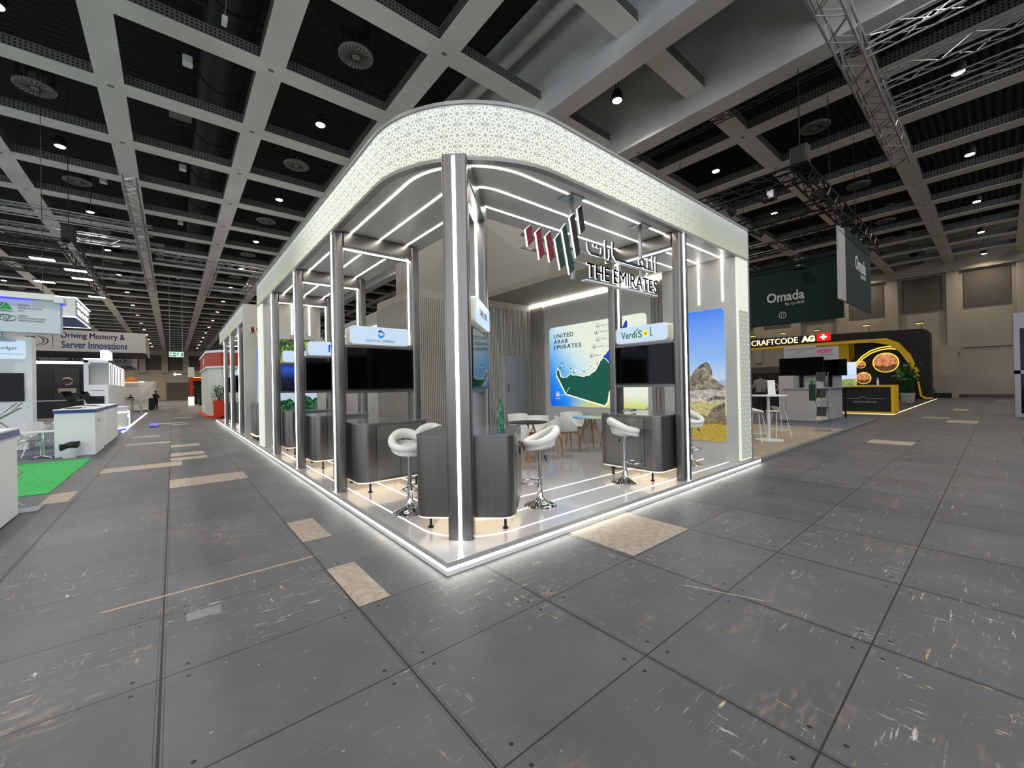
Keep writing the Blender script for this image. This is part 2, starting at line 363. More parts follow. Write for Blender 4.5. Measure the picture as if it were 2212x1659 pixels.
# ------------------------------------------------------------------ geometry helpers
class Fr:
    """A local frame: origin, right, up; n points at whoever reads the face."""
    def __init__(s, o, r, u=(0, 0, 1)):
        s.o, s.r, s.u = Vector(o), Vector(r).normalized(), Vector(u).normalized(); s.n = s.r.cross(s.u)
    def p(s, x, y, z=0.0): return s.o + s.r * x + s.u * y + s.n * z
class MB:
    def __init__(s, xf=None): s.v = []; s.f = []; s.m = []; s.uv = {}; s.cur = 0; s.xf = xf
    def add(s, vs, fs, mi=None):
        k = len(s.v); mi = s.cur if mi is None else mi
        for p in vs:
            p = Vector(p); s.v.append(s.xf @ p if s.xf else p)
        for f in fs: s.f.append(tuple(i + k for i in f)); s.m.append(mi)
        return s
    def box(s, x0, x1, y0, y1, z0, z1, mi=None):
        return s.add([(x0, y0, z0), (x1, y0, z0), (x1, y1, z0), (x0, y1, z0), (x0, y0, z1), (x1, y0, z1), (x1, y1, z1), (x0, y1, z1)],
                     [(0, 3, 2, 1), (4, 5, 6, 7), (0, 1, 5, 4), (1, 2, 6, 5), (2, 3, 7, 6), (3, 0, 4, 7)], mi)
    def prism(s, fr, poly, d0, d1, mi=None, side=None):
        n = len(poly)
        s.add([fr.p(x, y, d0) for x, y in poly] + [fr.p(x, y, d1) for x, y in poly], [tuple(range(n))[::-1], tuple(range(n, 2 * n))], mi)
        k = len(s.v) - 2 * n
        for i in range(n):
            j = (i + 1) % n
            s.f.append((k + i, k + j, k + n + j, k + n + i)); s.m.append(s.cur if (side is None and mi is None) else (mi if side is None else side))
        return s
    def tube(s, pts, r, n=8, closed=False, cap=True):
        pts = [Vector(p) for p in pts]; m = len(pts); k = len(s.v); ring = []
        rr = r if isinstance(r, (list, tuple)) else [r] * m
        up0 = None
        for i, p in enumerate(pts):
            a = pts[(i - 1) % m] if (closed or i) else p
            b = pts[(i + 1) % m] if (closed or i < m - 1) else p
            t = (b - a).normalized()
            if up0 is None:
                up0 = Vector((0, 0, 1)) if abs(t.z) < 0.9 else Vector((1, 0, 0))
            x = t.cross(up0); x = x.normalized() if x.length > 1e-6 else t.orthogonal().normalized()
            y = x.cross(t).normalized(); up0 = y
            ring.append([p + (x * math.cos(2 * PI * q / n) + y * math.sin(2 * PI * q / n)) * rr[i] for q in range(n)])
        vs = [q for R in ring for q in R]; fs = []
        for i in range(m if closed else m - 1):
            j = (i + 1) % m
            for q in range(n): fs.append((i * n + q, i * n + (q + 1) % n, j * n + (q + 1) % n, j * n + q))
        if cap and not closed: fs += [tuple(range(n))[::-1], tuple((m - 1) * n + q for q in range(n))]
        return s.add(vs, fs)
    def lathe(s, prof, c=(0, 0), n=32, z=0.0, ax=None):
        vs = []; m = len(prof)
        for r, h in prof:
            for q in range(n):
                a = 2 * PI * q / n; vs.append((c[0] + r * math.cos(a), c[1] + r * math.sin(a), z + h))
        fs = [(i * n + q, i * n + (q + 1) % n, (i + 1) * n + (q + 1) % n, (i + 1) * n + q) for i in range(m - 1) for q in range(n)]
        if prof[0][0] > 1e-4: fs.append(tuple(range(n))[::-1])
        if prof[-1][0] > 1e-4: fs.append(tuple((m - 1) * n + q for q in range(n)))
        return s.add(vs, fs)
    def ribbon(s, a, b, mi=None):
        """quads between two polylines of equal length"""
        n = len(a); return s.add(list(a) + list(b), [(i, i + 1, n + i + 1, n + i) for i in range(n - 1)], mi)
    def sweep(s, path, o0, o1, z0, z1):
        A = path(o0); B = path(o1); n = len(A)
        vs = [(x, y, z) for z in (z0, z1) for P in (A, B) for x, y in P]
        def q(a, b, i): return (a * n + i, a * n + i + 1, b * n + i + 1, b * n + i)
        fs = []
        for i in range(n - 1): fs += [q(1, 0, i), q(2, 3, i), q(0, 2, i), q(3, 1, i)]
        fs += [(0, n, 3 * n, 2 * n), (n - 1, 2 * n - 1 + 2 * n, 2 * n - 1, n - 1)][:1]
        fs += [(n - 1, 3 * n - 1, 4 * n - 1, 2 * n - 1)]
        return s.add(vs, fs)
    def build(s, name, m, parent=None, smooth=False, uvf=None, recalc=True):
        me = bpy.data.meshes.new(name); me.from_pydata(s.v, [], s.f)
        ms = m if isinstance(m, (list, tuple)) else [m]
        for q in ms: me.materials.append(M[q])
        if len(ms) > 1: me.polygons.foreach_set('material_index', s.m)
        if recalc:
            bm = bmesh.new(); bm.from_mesh(me); bmesh.ops.recalc_face_normals(bm, faces=bm.faces); bm.to_mesh(me); bm.free()
        if uvf:
            ul = me.uv_layers.new(name='UVMap')
            for lp in me.loops: ul.data[lp.index].uv = uvf(me.vertices[lp.vertex_index].co)
        me.update()
        if smooth:
            me.shade_smooth(); me.set_sharp_from_angle(angle=0.7)
        o = bpy.data.objects.new(name, me); COL.objects.link(o)
        if parent is not None: o.parent = parent
        return o
def E_(name, loc=(0, 0, 0), rz=0.0):
    o = bpy.data.objects.new(name, None); COL.objects.link(o); o.location = loc; o.rotation_euler = (0, 0, rz); o.empty_display_size = 0.2
    return o
def tag(o, label, cat, group=None, kind=None):
    o['label'] = label; o['category'] = cat
    if group: o['group'] = group
    if kind: o['kind'] = kind
    return o
def struct(o): o['kind'] = 'structure'; return o
def thing(name, label, cat, loc=(0, 0, 0), rz=0.0, group=None): return tag(E_(name, loc, rz), label, cat, group)
def dup(o, parent=None):
    c = o.copy(); COL.objects.link(c); c.parent = parent
    for ch in list(o.children): dup(ch, c)
    return c
def copy_at(o, loc, rz=0.0, label=None):
    c = dup(o); c.location = loc; c.rotation_euler = (0, 0, rz)
    if label: c['label'] = label
    return c
def rrect(x0, x1, y0, y1, r, n=6, corners=(1, 1, 1, 1)):
    out = []
    for (cx, cy, a0, on) in ((x0 + r, y0 + r, PI, corners[0]), (x1 - r, y0 + r, 1.5 * PI, corners[1]), (x1 - r, y1 - r, 0, corners[2]), (x0 + r, y1 - r, 0.5 * PI, corners[3])):
        if on: out += [(cx + r * math.cos(a0 + 0.5 * PI * i / n), cy + r * math.sin(a0 + 0.5 * PI * i / n)) for i in range(n + 1)]
        else: out.append((x0 if cx < (x0 + x1) / 2 else x1, y0 if cy < (y0 + y1) / 2 else y1))
    return out
FLAT = Fr((0, 0, 0), (1, 0, 0), (0, 1, 0))
def circ(cx, cy, r, n=24): return [(cx + r * math.cos(2 * PI * i / n), cy + r * math.sin(2 * PI * i / n)) for i in range(n)]
def text(name, body, fr, x, y, wd, ht, m, parent, depth=0.004, off=0.0, align='L', spacing=1.0, bold=0.0, side=None, shear=0.0, mirror=False):
    """Lettering of an exact width and height whose lower left corner is (x, y) on the frame."""
    cu = bpy.data.curves.new('txt', 'FONT'); cu.body = body; cu.size = 1; cu.extrude = 0.5; cu.offset = 0.0 if 'M' in body else bold; cu.space_character = spacing; cu.resolution_u = 3; cu.shear = shear
    cu.space_line = 0.95
    ob = bpy.data.objects.new('txt', cu); COL.objects.link(ob)
    dg = bpy.context.evaluated_depsgraph_get(); me = bpy.data.meshes.new_from_object(ob.evaluated_get(dg))
    bpy.data.objects.remove(ob); bpy.data.curves.remove(cu)
    me.name = name
    if not me.vertices: return None
    xs = [v.co.x for v in me.vertices]; ys = [v.co.y for v in me.vertices]
    x0, x1, y0, y1 = min(xs), max(xs), min(ys), max(ys)
    sx = wd / (x1 - x0); sy = ht / (y1 - y0)
    ox = x - (wd / 2 if align == 'C' else (wd if align == 'R' else 0))
    for v in me.vertices:
        v.co = fr.p(ox + (v.co.x - x0) * sx, y + (v.co.y - y0) * sy, off + (v.co.z + 0.5) * depth)
    if bold and 'M' in body:
        n0 = len(me.vertices); dv = fr.r * (bold * sx * 2.2); vv = [v.co.copy() for v in me.vertices]; ff = [tuple(p.vertices) for p in me.polygons]
        m3 = bpy.data.meshes.new(name); m3.from_pydata([v - dv / 2 for v in vv] + [v + dv / 2 for v in vv], [], ff + [tuple(i + n0 for i in f_) for f_ in ff]); m3.update(); bpy.data.meshes.remove(me); me = m3
    me.materials.clear(); me.materials.append(M[m])
    if side:
        me.materials.append(M[side])
        me.update()
        for p in me.polygons: p.material_index = 0 if p.normal.dot(fr.n) > 0.7 else 1
    else:
        for p in me.polygons: p.material_index = 0
    o = bpy.data.objects.new(name, me); COL.objects.link(o)
    if parent is not None: o.parent = parent
    return o
def poly_part(name, fr, poly, d0, d1, m, parent, side=None):
    b = MB(); b.prism(fr, poly, d0, d1, 0, 1 if side else None)
    return b.build(name, [m, side] if side else m, parent)

# ------------------------------------------------------------------ the hall
H = 10.3
b = MB(); b.add([(-40, -16, 0), (44.6, -16, 0), (44.6, 107.5, 0), (-40, 107.5, 0)], [(0, 1, 2, 3)])
fl = struct(b.build('floor', 'hall_floor'))
TX, TY = 1.093, 0.8345
def fboard(i0, i1, j0, j1, m='tan_board'):
    g = 0.006; b = MB(); b.box(0.34 + TX * i0 + g, 0.34 + TX * i1 - g, TY * j0 + g, TY * j1 - g, -0.01, 0.0022); return b.build('wooden_board', m, fl)
for i0, i1, j0, j1 in [(1.04, 2, -1, 0), (-1, -0.77, 0, 1), (-1, -0.73, 2, 3), (-2, -.97, 7, 8), (-3, -1.8, 10.2, 11), (-2, -1.35, 10.4 + .8, 11.8), (-2, -1.37, 12.2, 13), (-2, -1.38, 14.8, 15.6), (-3.33, -3.05, 7.1, 8.1),
                       (10.2, 10.9, -2, -1), (17, 18.2, -3, -2.1), (-2.7, -1.5, 29, 29.8), (-2, -1.4, 27.4, 28.2), (-3, -2, 16.8, 17.3), (34, 35, -4, -3.4), (18.8, 19.3, -2.1, -1.2), (-3, -2.3, 20, 20.6), (-1.9, -1, 35, 36), (24, 25.4, -2.4, -1.8)]:
    fboard(i0, i1, j0, j1)
for x0, x1, y0, y1 in [(-1.72, -1.52, 0.62, 0.75)]:
    b = MB(); b.box(x0, x1, y0, y1, 0, 0.003); b.build('grey_tape', 'tape_grey', fl)
for (x0, y0, x1, y1, ww) in [(-2.2, 1.2, -0.76, 1.22, 0.03), (1.3, -1.4, 1.5, -1.9, 0.015)]:
    d = Vector((x1 - x0, y1 - y0, 0)).normalized(); nn = Vector((-d.y, d.x, 0)) * ww / 2
    MB().add([Vector((x0, y0, 0.0015)) - nn, Vector((x1, y1, 0.0015)) - nn, Vector((x1, y1, 0.0015)) + nn, Vector((x0, y0, 0.0015)) + nn], [(0, 1, 2, 3)]).build('tape_remains', 'tan_board', fl)

XL = [0.39 + 3.4 * k for k in range(-10, 13)]            # lines that run away along y
YL = [-0.65 + 3.4 * k for k in range(-2, 32)]            # lines that cross them
BIG = (7.19, 10.59)
b = MB(); b.box(-34, 44.6, -8, 107.5, 13.4, 13.6); struct(b.build('ceiling', 'deck_black'))
def segs(x0, x1):
    out = []; a = x0
    for s0, s1 in ((7.0, 7.64), (10.45, 11.1)):
        out.append((a, s0)); a = s1
    out.append((a, x1)); return out
k = 1
bx = MB()
for x in XL:
    if min(abs(x - q) for q in BIG) < 0.5: continue
    bx.cur = 0; bx.box(x - 0.3, x + 0.3, -7.6, 107, H, H + 0.03)
    for sx in (-0.3, 0.28): bx.box(x + sx, x + sx + 0.02, -7.6, 107, H + 0.03, H + 0.34, 1)
struct(bx.build('trim_1', ['grid_white', 'perforated_metal'], recalc=False))
by = MB()
for y in YL:
    for a, c in segs(-33.5, 44.4):
        by.box(a, c, y - 0.29, y + 0.29, H - 0.004, H + 0.026, 0)
        for sy in (-0.29, 0.27): by.box(a, c, y + sy, y + sy + 0.02, H + 0.026, H + 0.3, 1)
struct(by.build('trim_2', ['grid_white', 'perforated_metal'], recalc=False))
b = MB()
for x in XL:
    if min(abs(x - q) for q in BIG) < 0.5: continue
    for y in YL:
        if -6 < y < 60: b.box(x - 0.07, x + 0.07, y - 0.045, y + 0.045, H - 0.012, H - 0.003)
struct(b.build('trim_3', 'vent_grey', recalc=False))
for i, (x0, x1, zb) in enumerate(((7.0, 7.64, 9.79), (10.45, 11.1, 9.72))):
    b = MB(); b.box(x0, x1, -7.6, 107, zb, 13.4); struct(b.build('trim_%d' % (4 + i), 'concrete_white'))
b = MB()
for y in (15.0, 31.0, 47.0, 63.0, -0.4 + 99): b.box(7.64, 10.45, y, y + 0.5, 10.6, 13.4)
for y in (8.2, 25.2): b.box(9.6, 10.45, y, y + 1.0, 10.6, 13.4)
struct(b.build('trim_6', 'concrete_white'))
b = MB(); b.tube([(6.55, -7.6, 11.9), (6.55, 106.5, 11.9)], 0.17, 14)
for y in (3.4, 10.2, 17, 23.8): b.tube([(6.95, y, 12.6), (6.5, y, 11.6)], 0.05, 4)
tag(b.build('service_pipe', 'concrete_white', smooth=True), 'pale round service pipe on brackets along the deep white ceiling beam', 'pipe')
b = MB(); b.tube([(-0.35, -7.6, 12.4), (-0.35, 106.5, 12.4)], 0.62, 24)
for i in range(60): b.lathe([(0.64, 0), (0.64, 0.05)], n=24)  if False else b.tube([(-0.35, -7 + i * 1.9, 12.4), (-0.35, -6.93 + i * 1.9, 12.4)], 0.65, 24)
tag(b.build('ventilation_duct', 'duct_black', smooth=True), 'black round ventilation duct running above the ceiling grid over the aisle', 'duct')
b = MB()
for i in range(14):
    y = -4 + i * 6.8
    b.tube([(-3, y, 13.1), (-1.8, y + 1.2, 12.2), (0.8, y + 1.2, 12.2)], 0.06, 4)
    b.tube([(1, y, 13.1), (3.4, y + 1.5, 11.8)], 0.06, 4)
    b.tube([(12, y, 13.1), (14.5, y + 1.5, 11.8)], 0.06, 4)
    b.tube([(3.6, y + 2, 12.6), (6.9, y + 2, 12.6)], 0.08, 4)
struct(b.build('trim_7', 'duct_black'))

# walls
def wall_right():
    b = MB(); b.box(44.5, 45, -16, 107.5, 0, 13.4); wr = struct(b.build('wall_right', 'wall_beige'))
    b = MB()
    for y in YL: b.box(44.2, 44.5, y - 0.42, y + 0.25, 3.4, H)
    b.box(44.1, 44.5, -16, 107, 9.65, H)
    b.box(44.0, 44.5, -0.92, 8.2, 0, 4.0)
    b.build('wall_pier', 'wall_beige', wr)
    b = MB()
    for y in YL[:-1]: b.box(44.42, 44.49, y + 0.5, y + 2.75, 6.85, 9.55)
    b.build('acoustic_panel', 'acoustic_panel', wr)
    b = MB(); b.box(44.44, 44.49, -16, -1.2, 3.75, 3.8); b.box(44.4, 44.49, -16, 0, 0, 0.25); b.box(44.44, 44.49, -4.3, -4.22, 0, 2.2); b.build('wall_seam', 'acoustic_panel', wr)
    b = MB(); b.box(6, 44.5, -16.3, -16, 0, 13.4); struct(b.build('wall_front', 'wall_beige'))  # unseen partial wall, added to keep the fill light off the right
    b = MB(); b.box(-40, 44.5, 107, 107.5, 0, 13.4); wb = struct(b.build('wall_back', 'wall_beige'))
    b = MB()
    for x in XL: b.box(x - 0.5, x + 0.5, 106.6, 107, 5.6, H)
    b.box(-40, 44, 106.7, 107, 9.3, H)
    b.build('wall_pier', 'wall_beige', wb)
    b = MB()
    for x in XL: b.box(x + 0.55, x + 2.85, 106.9, 106.99, 6.2, 9.2)
    b.build('acoustic_panel', 'acoustic_panel', wb)
    b = MB(); b.box(-2.8, 0.6, 106.8, 106.99, 0.0, 3.6); b.build('door_leaf', 'acoustic_panel', wb)
    b = MB(); b.box(0.8, 6, 106.7, 106.95, 0.0, 4.2); p = b.build('dark_banner', 'banner_under', wb)
    text('lettering', 'GITEX', Fr((1.5, 106.68, 2.2), (1, 0, 0)), 0, 0, 3.4, 0.9, 'wall_letters', wb)
    fr = Fr((-0.4, 106.9, 5.2), (1, 0, 0))
    poly_part('wall_sign', fr, [(-1.3, .12), (-.9, .5), (-.9, .2), (0, .2), (0, .04), (-.9, .04), (-.9, -.26)], 0, .02, 'exit_white', wb)
wall_right()

# downlights, vents and detectors in the grid
lamp = thing('ceiling_downlight', 'round glowing downlight hanging in an opening of the white ceiling grid', 'ceiling light', group='round downlights in the ceiling grid')
b = MB(); b.lathe([(0.14, -0.02), (0.13, -0.035), (0.0, -0.04)], n=20); b.build('lens', 'lamp_glow', lamp, True)
b = MB(); b.lathe([(0.145, -0.02), (0.17, 0.0), (0.17, 0.16), (0.1, 0.3), (0.0, 0.31)], n=20); b.build('housing', 'duct_black', lamp, True)
b = MB(); b.tube([(-0.06, 0, 0.28), (-0.25, 0, 2.4)], 0.012, 5); b.tube([(0.06, 0, 0.28), (0.25, 0, 2.4)], 0.012, 5); b.build('wire', 'duct_black', lamp)
ld = bpy.data.lights.new('lamp_light', 'AREA'); ld.shape = 'DISK'; ld.size = 0.28; ld.energy = LAMP_W; ld.color = (1.0, 0.88, 0.72); ld.spread = 2.6
lo = bpy.data.objects.new('lamp_light', ld); COL.objects.link(lo); lo.parent = lamp; lo.location = (0, 0, -0.06)
lights = []
ld_w = ld.copy(); ld_w.color = (1.0, 0.87, 0.70); ld_w.energy = LAMP_W * 0.55; ld_f = ld.copy(); ld_f.energy = LAMP_W * 1.3; ld_f.color = (1.0, 0.87, 0.70); ld.color = (1.0, 0.95, 0.88)
for i in range(-4, 7):
    for j in range(-1, 15):
        x, y = 2.09 + 6.8 * i, 4.43 + 6.8 * j
        if y < -3 and x < 8: continue
        if x > 11 and y > 40: continue
        lights.append((x, y))
for q, (x, y) in enumerate(lights):
    if q == 0: lamp.location = (x, y, H + 0.05); continue
    c_ = copy_at(lamp, (x, y, H + 0.05))
    for k_ in c_.children:
        if k_.type == 'LIGHT': k_.data = ld_w if x > 12 else (ld_f if y > 36 else ld)
vent = thing('swirl_vent', 'round slotted air vent with radial blades between the ceiling beams', 'air vent', group='round swirl vents in the ceiling grid')
b = MB(); b.lathe([(0.0, 0.0), (0.42, 0.0), (0.44, 0.02), (0.44, 0.06), (0.0, 0.06)], n=36); b.build('disc', 'vent_grey', vent)
b = MB()
for i in range(24):
    a = 2 * PI * i / 24; c, s_ = math.cos(a), math.sin(a); t = 0.012
    b.add([(0.1 * c - t * s_, 0.1 * s_ + t * c, -0.004), (0.40 * c - t * s_, 0.40 * s_ + t * c, -0.004), (0.40 * c + t * s_, 0.40 * s_ - t * c, -0.004), (0.1 * c + t * s_, 0.1 * s_ - t * c, -0.004)], [(0, 1, 2, 3)])
b.build('slot', 'deck_black', vent)
b = MB()
for i in range(10):
    a = 2 * PI * i / 10; b.tube([(0.36 * math.cos(a), 0.36 * math.sin(a), 0.06), (0.36 * math.cos(a), 0.36 * math.sin(a), 0.5)], 0.03, 5)
b.lathe([(0.40, 0.45), (0.40, 0.9), (0.0, 0.9)], n=24); b.build('plenum_box', 'duct_black', vent)
first = True
for i in range(-5, 7):
    for j in range(-1, 9):
        x, y = 2.09 + 6.8 * i, 7.83 + 6.8 * j
        if 6 < x < 11.5 or (y < 0 and x < 8): continue
        if first: vent.location = (x, y, H + 0.12); first = False
        else: copy_at(vent, (x, y, H + 0.12))
det = thing('detector_box', 'small white rounded box hanging in a dark ceiling opening above the aisle', 'detector', (-1.35, 10.93, H + 0.25), group='white detector boxes in the ceiling')
b = MB(); b.prism(FLAT, rrect(-.11, .11, -.13, .13, .05), -0.09, 0.09); b.build('case', 'plastic_white', det, True)
b = MB(); b.tube([(0, 0, 0.09), (0, 0, 2.9)], 0.012, 5); b.build('stem', 'duct_black', det)
for x, y in [(-1.35, 17.75), (-1.35, 24.55), (-1.35, 31.3), (-1.35, 38.1), (-3.9, 21.0), (-8.2, 24.4)]: copy_at(det, (x, y, H + 0.25))
b = MB(); b.box(-1.75, -1.15, 14.3, 15.0, 11.0, 11.1); tag(b.build('ceiling_speaker', 'vent_grey'), 'grey square grille panel above the grid beside the black duct', 'speaker')
hb = thing('hanging_cable_box', 'small white connector block hanging on a cable from the nearest ceiling beam', 'cable box', (-0.75, 8.25, 10.1))
b = MB(); b.box(-.05, .05, -.12, .12, -.05, .05); b.build('block', 'plastic_white', hb); b = MB(); b.tube([(0, 0, .05), (0.08, 0.1, .8), (-.05, 0.1, 1.6), (0, 0, 2.4)], .015, 5); b.build('cable', 'vent_grey', hb)

# ------------------------------------------------------------------ the lit stand in the middle
T = 0.105
CZ = 3.9
def arc_path(o, r, ye, xe, n=18):
    pts = [(o, ye)]
    pts += [(o + r - r * math.cos(0.5 * PI * i / n), o + r - r * math.sin(0.5 * PI * i / n)) for i in range(n + 1)]
    pts.append((xe, o)); return pts
def conc(ye, xe, c=1.47, n=22): return lambda o: arc_path(o, max(c - o, 0.02), ye, xe, n)
pf = thing('stand_platform', 'raised pale stand floor edged with a glowing skirting line on the dark hall floor', 'platform')
MB().box(0.004, 7.0, 0.004, 24.0, 0.0, T).build('deck', 'deck_white', pf)
b = MB(); b.sweep(lambda o: [(o, 24.0), (o, o), (7.0, o)], -0.012, 0.004, 0.066, T + 0.004); b.build('edge_trim', 'trim_metal', pf)
b = MB(); b.sweep(lambda o: [(o, 24.0), (o, o), (7.0, o)], -0.008, 0.004, 0.04, 0.066); b.build('led_strip', 'led_skirt', pf)
b = MB(); b.sweep(lambda o: [(o, 24.0), (o, o), (7.0, o)], -0.014, 0.004, 0.0, 0.04); b.build('skirting', 'white_paint', pf)
for o, r in ((0.225, 0.68), (0.69, 0.3), (1.12, 0.12)):
    b = MB()
    A = arc_path(o - 0.009, r + 0.009, 9.4, 6.12); B = arc_path(o + 0.009, r - 0.009, 9.4, 6.12)
    b.ribbon([(x, y, T + 0.003) for x, y in A], [(x, y, T + 0.003) for x, y in B]); b.build('floor_led_line', 'led_soft', pf)
for o in (0.225, 0.69, 1.12):
    b = MB(); b.box(o - .009, o + .009, 12.6, 22.8, T, T + 0.003); b.build('floor_led_line', 'led_soft', pf)

def lattice(fn, s0, s1, z0, z1, w_of, name, m, parent, off=0.003, invert=False, pitch=0.28):
    """decagon rosette net: closed petal outlines laid as thin raised strips; fn(s, z, off) gives the surface point"""
    vs, fs = [], []
    def strip(poly, wd):
        n = len(poly)
        for i in range(n):
            a, c = poly[i], poly[(i + 1) % n]
            if not (s0 <= (a[0] + c[0]) / 2 <= s1 and z0 <= min(a[1], c[1]) and max(a[1], c[1]) <= z1): continue
            dx, dz = c[0] - a[0], c[1] - a[1]; L = math.hypot(dx, dz)
            if L < 1e-5: continue
            nx, nz = -dz / L * wd / 2, dx / L * wd / 2
            k = len(vs)
            for (s, z) in ((a[0] - nx, a[1] - nz), (c[0] - nx, c[1] - nz), (c[0] + nx, c[1] + nz), (a[0] + nx, a[1] + nz)): vs.append(fn(s, z, off))
            fs.append((k, k + 1, k + 2, k + 3))
    rows = int((z1 - z0) / (pitch * 0.393)) + 3
    for j in range(-1, rows):
        z = z0 - 0.01 + j * pitch * 0.393; sh = pitch / 2 if j % 2 else 0.0
        for i in range(int((s1 - s0) / pitch) + 3):
            s = s0 - pitch + i * pitch + sh; wd = w_of(s)
            if wd <= 0.0003: continue
            R = pitch * 0.31
            for k in range(10):
                a = 2 * PI * k / 10
                P = lambda r, t: (s + r * R * math.cos(t), z + r * R * math.sin(t))
                strip([P(.33, a), P(.62, a - .25), P(.88, a - .17), P(1.06, a), P(.88, a + .17), P(.62, a + .25)], wd)
                strip([P(.33, a), P(.22, a + PI / 10), P(.33, a + PI / 5), P(.22, a + PI / 10)], wd * .45)
                strip([P(.88, a + .17), P(1.0, a + PI / 10), P(.88, a + PI / 5 - .17), P(1.0, a + PI / 10)], wd * .5)
                strip([P(1.06, a), P(1.22, a + PI / 10), P(1.06, a + PI / 5), P(1.22, a + PI / 10)], wd * .5)
    b = MB(); b.v = [Vector(v) for v in vs]; b.f = fs; b.m = [0] * len(fs)
    return b.build(name, m, parent, recalc=False)

def canopy(root, ye, xe, straight=None):
    pass
cp = thing('stand_canopy', 'glowing canopy with a rounded corner and star lattice band on top of the steel frames', 'canopy')
cf = conc(9.95, 6.66)
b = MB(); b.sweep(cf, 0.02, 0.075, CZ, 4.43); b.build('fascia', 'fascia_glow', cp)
b = MB(); b.sweep(cf, 0.0, 0.12, 4.43, 4.465); b.build('top_rim', 'edge_grey', cp)
b = MB(); b.sweep(cf, 0.008, 0.09, CZ - 0.035, CZ); b.build('lower_rim', 'edge_grey', cp)
b = MB(); b.sweep(cf, 0.09, 1.42, CZ, CZ + 0.06); b.build('soffit_board', 'stand_white', cp)
b = MB(); b.sweep(cf, 1.42, 1.46, CZ - 0.0, 4.4); b.build('inner_fascia', 'stand_white', cp)
b = MB(); b.sweep(cf, 0.12, 1.42, 4.40, 4.42); b.build('lid', 'stand_white', cp)
for o, r in ((0.285, 0.93), (0.73, 0.5), (1.165, 0.2)):
    b = MB(); A = arc_path(o - 0.013, r + 0.013, 9.22, 6.14); B = arc_path(o + 0.013, r - 0.013, 9.22, 6.14)
    b.ribbon([(x, y, CZ - 0.004) for x, y in A], [(x, y, CZ - 0.004) for x, y in B]); b.build('led_line', 'led_white', cp)
# lattice laid along the outline (s = distance along it, 0 in the middle of the curve)
RC = 1.45; CC = 1.47; QA = RC * PI / 4
def surf(s, z, off):
    R = RC + off
    if abs(s) <= QA:
        a = 1.25 * PI + s / RC; return (CC + R * math.cos(a), CC + R * math.sin(a), z)
    if s > 0: return (CC + (s - QA), 0.02 - off, z)
    return (0.02 - off, CC + (-s - QA), z)
def taper(s):  # strips thin towards the ends to imitate glare washing out the lattice
    d = abs(s) - (2.6 if s > 0 else 3.4)
    return 0.006 if d < 0 else max(0.0, 0.006 * (1 - d / 1.9))
lattice(surf, -5.3, 4.6, CZ + 0.012, 4.42, taper, 'star_lattice', 'lattice_line', cp)

# second canopy further down the aisle
c2 = thing('stand_canopy', 'straight pale canopy over the far end of the stand along the aisle', 'canopy')
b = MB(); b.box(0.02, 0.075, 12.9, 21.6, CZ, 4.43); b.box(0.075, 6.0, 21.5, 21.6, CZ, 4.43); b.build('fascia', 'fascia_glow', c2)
b = MB(); b.box(0.0, 0.12, 12.9, 21.62, 4.43, 4.465); b.build('top_rim', 'edge_grey', c2)
b = MB(); b.box(0.008, 0.09, 12.9, 21.6, CZ - .035, CZ); b.build('lower_rim', 'edge_grey', c2)
b = MB(); b.box(0.09, 1.42, 13.0, 21.5, CZ, CZ + .06); b.build('soffit_board', 'stand_white', c2)
for o in (0.285, 0.73, 1.165):
    b = MB(); b.box(o - .013, o + .013, 13.2, 21.4, CZ - .006, CZ); b.build('led_line', 'led_white', c2)

# --- the three portal walls with backlit pictures
def portal(label, x0, x1, y0, y1, face, prints):
    """face '-x': the picture looks towards -x, pilaster strip towards -y; face '-y': the other way round"""
    t = thing('portal_wall', label, 'wall panel')
    MB().box(x0, x1, y0, y1, T, CZ + 0.52 if face != 'low' else CZ).build('wall_body', 'stand_wall', t)
    return t
def led_drop(fr, xs, t, z0=3.1, z1=CZ):
    for x in xs:
        b = MB(); b.prism(fr, [(x - .013, z0), (x + .013, z0), (x + .013, z1), (x - .013, z1)], 0.0, 0.006); b.build('led_line', 'led_white', t)
def picture(name, label, cat, fr, x0, x1, z0, z1, m, r=0.09):
    t = thing(name, label, cat)
    poly = rrect(x0, x1, z0, z1, r)
    b = MB(); b.prism(fr, poly, 0.0, 0.012)
    b.build('printed_panel', m, t, uvf=lambda co: (((co - fr.o).dot(fr.r) - x0) / (x1 - x0), ((co - fr.o).dot(fr.u) - z0) / (z1 - z0)))
    b = MB(); outer = rrect(x0 - .006, x1 + .006, z0 - .006, z1 + .006, r + .006)
    b.prism(fr, outer, 0.0, 0.004); b.build('panel_rim', 'plastic_white', t)
    return t
wr = portal('grey portal wall closing the canopy on the side of the desert picture', 6.15, 6.66, 0.06, 1.45, '-x', None)
MB().box(6.15, 6.55, 1.45, 1.5, T, CZ).build('wall_return', 'stand_wall', wr)
frR = Fr((6.15, 0, 0), (0, -1, 0))
led_drop(frR, (-0.285, -0.73, -1.165), wr)
b = MB(); b.box(6.165, 6.64, 0.022, 0.06, T + 0.03, CZ); b.build('lit_strip', 'pilaster_glow', wr)
lattice(lambda s, z, o: (s, 0.022 - o, z), 6.19, 6.62, T + 0.06, 2.9, lambda s: 0.009, 'star_lattice', 'lattice_grey', wr, pitch=0.2)
b = MB(); b.box(6.665, 6.73, 0.03, 1.45, T, 4.43); b.build('edge_profile', 'edge_grey', wr)
b = MB(); b.box(6.80, 6.96, 0.35, 1.45, T, 3.75); b.build('side_return', 'edge_grey', wr)
picture('desert_mural', 'tall backlit photograph of rocky desert hills under blue sky on the portal wall', 'picture', Fr((6.149, 0, 0), (0, -1, 0)), -1.25, -0.26, 0.46, 2.975, 'desert_print')
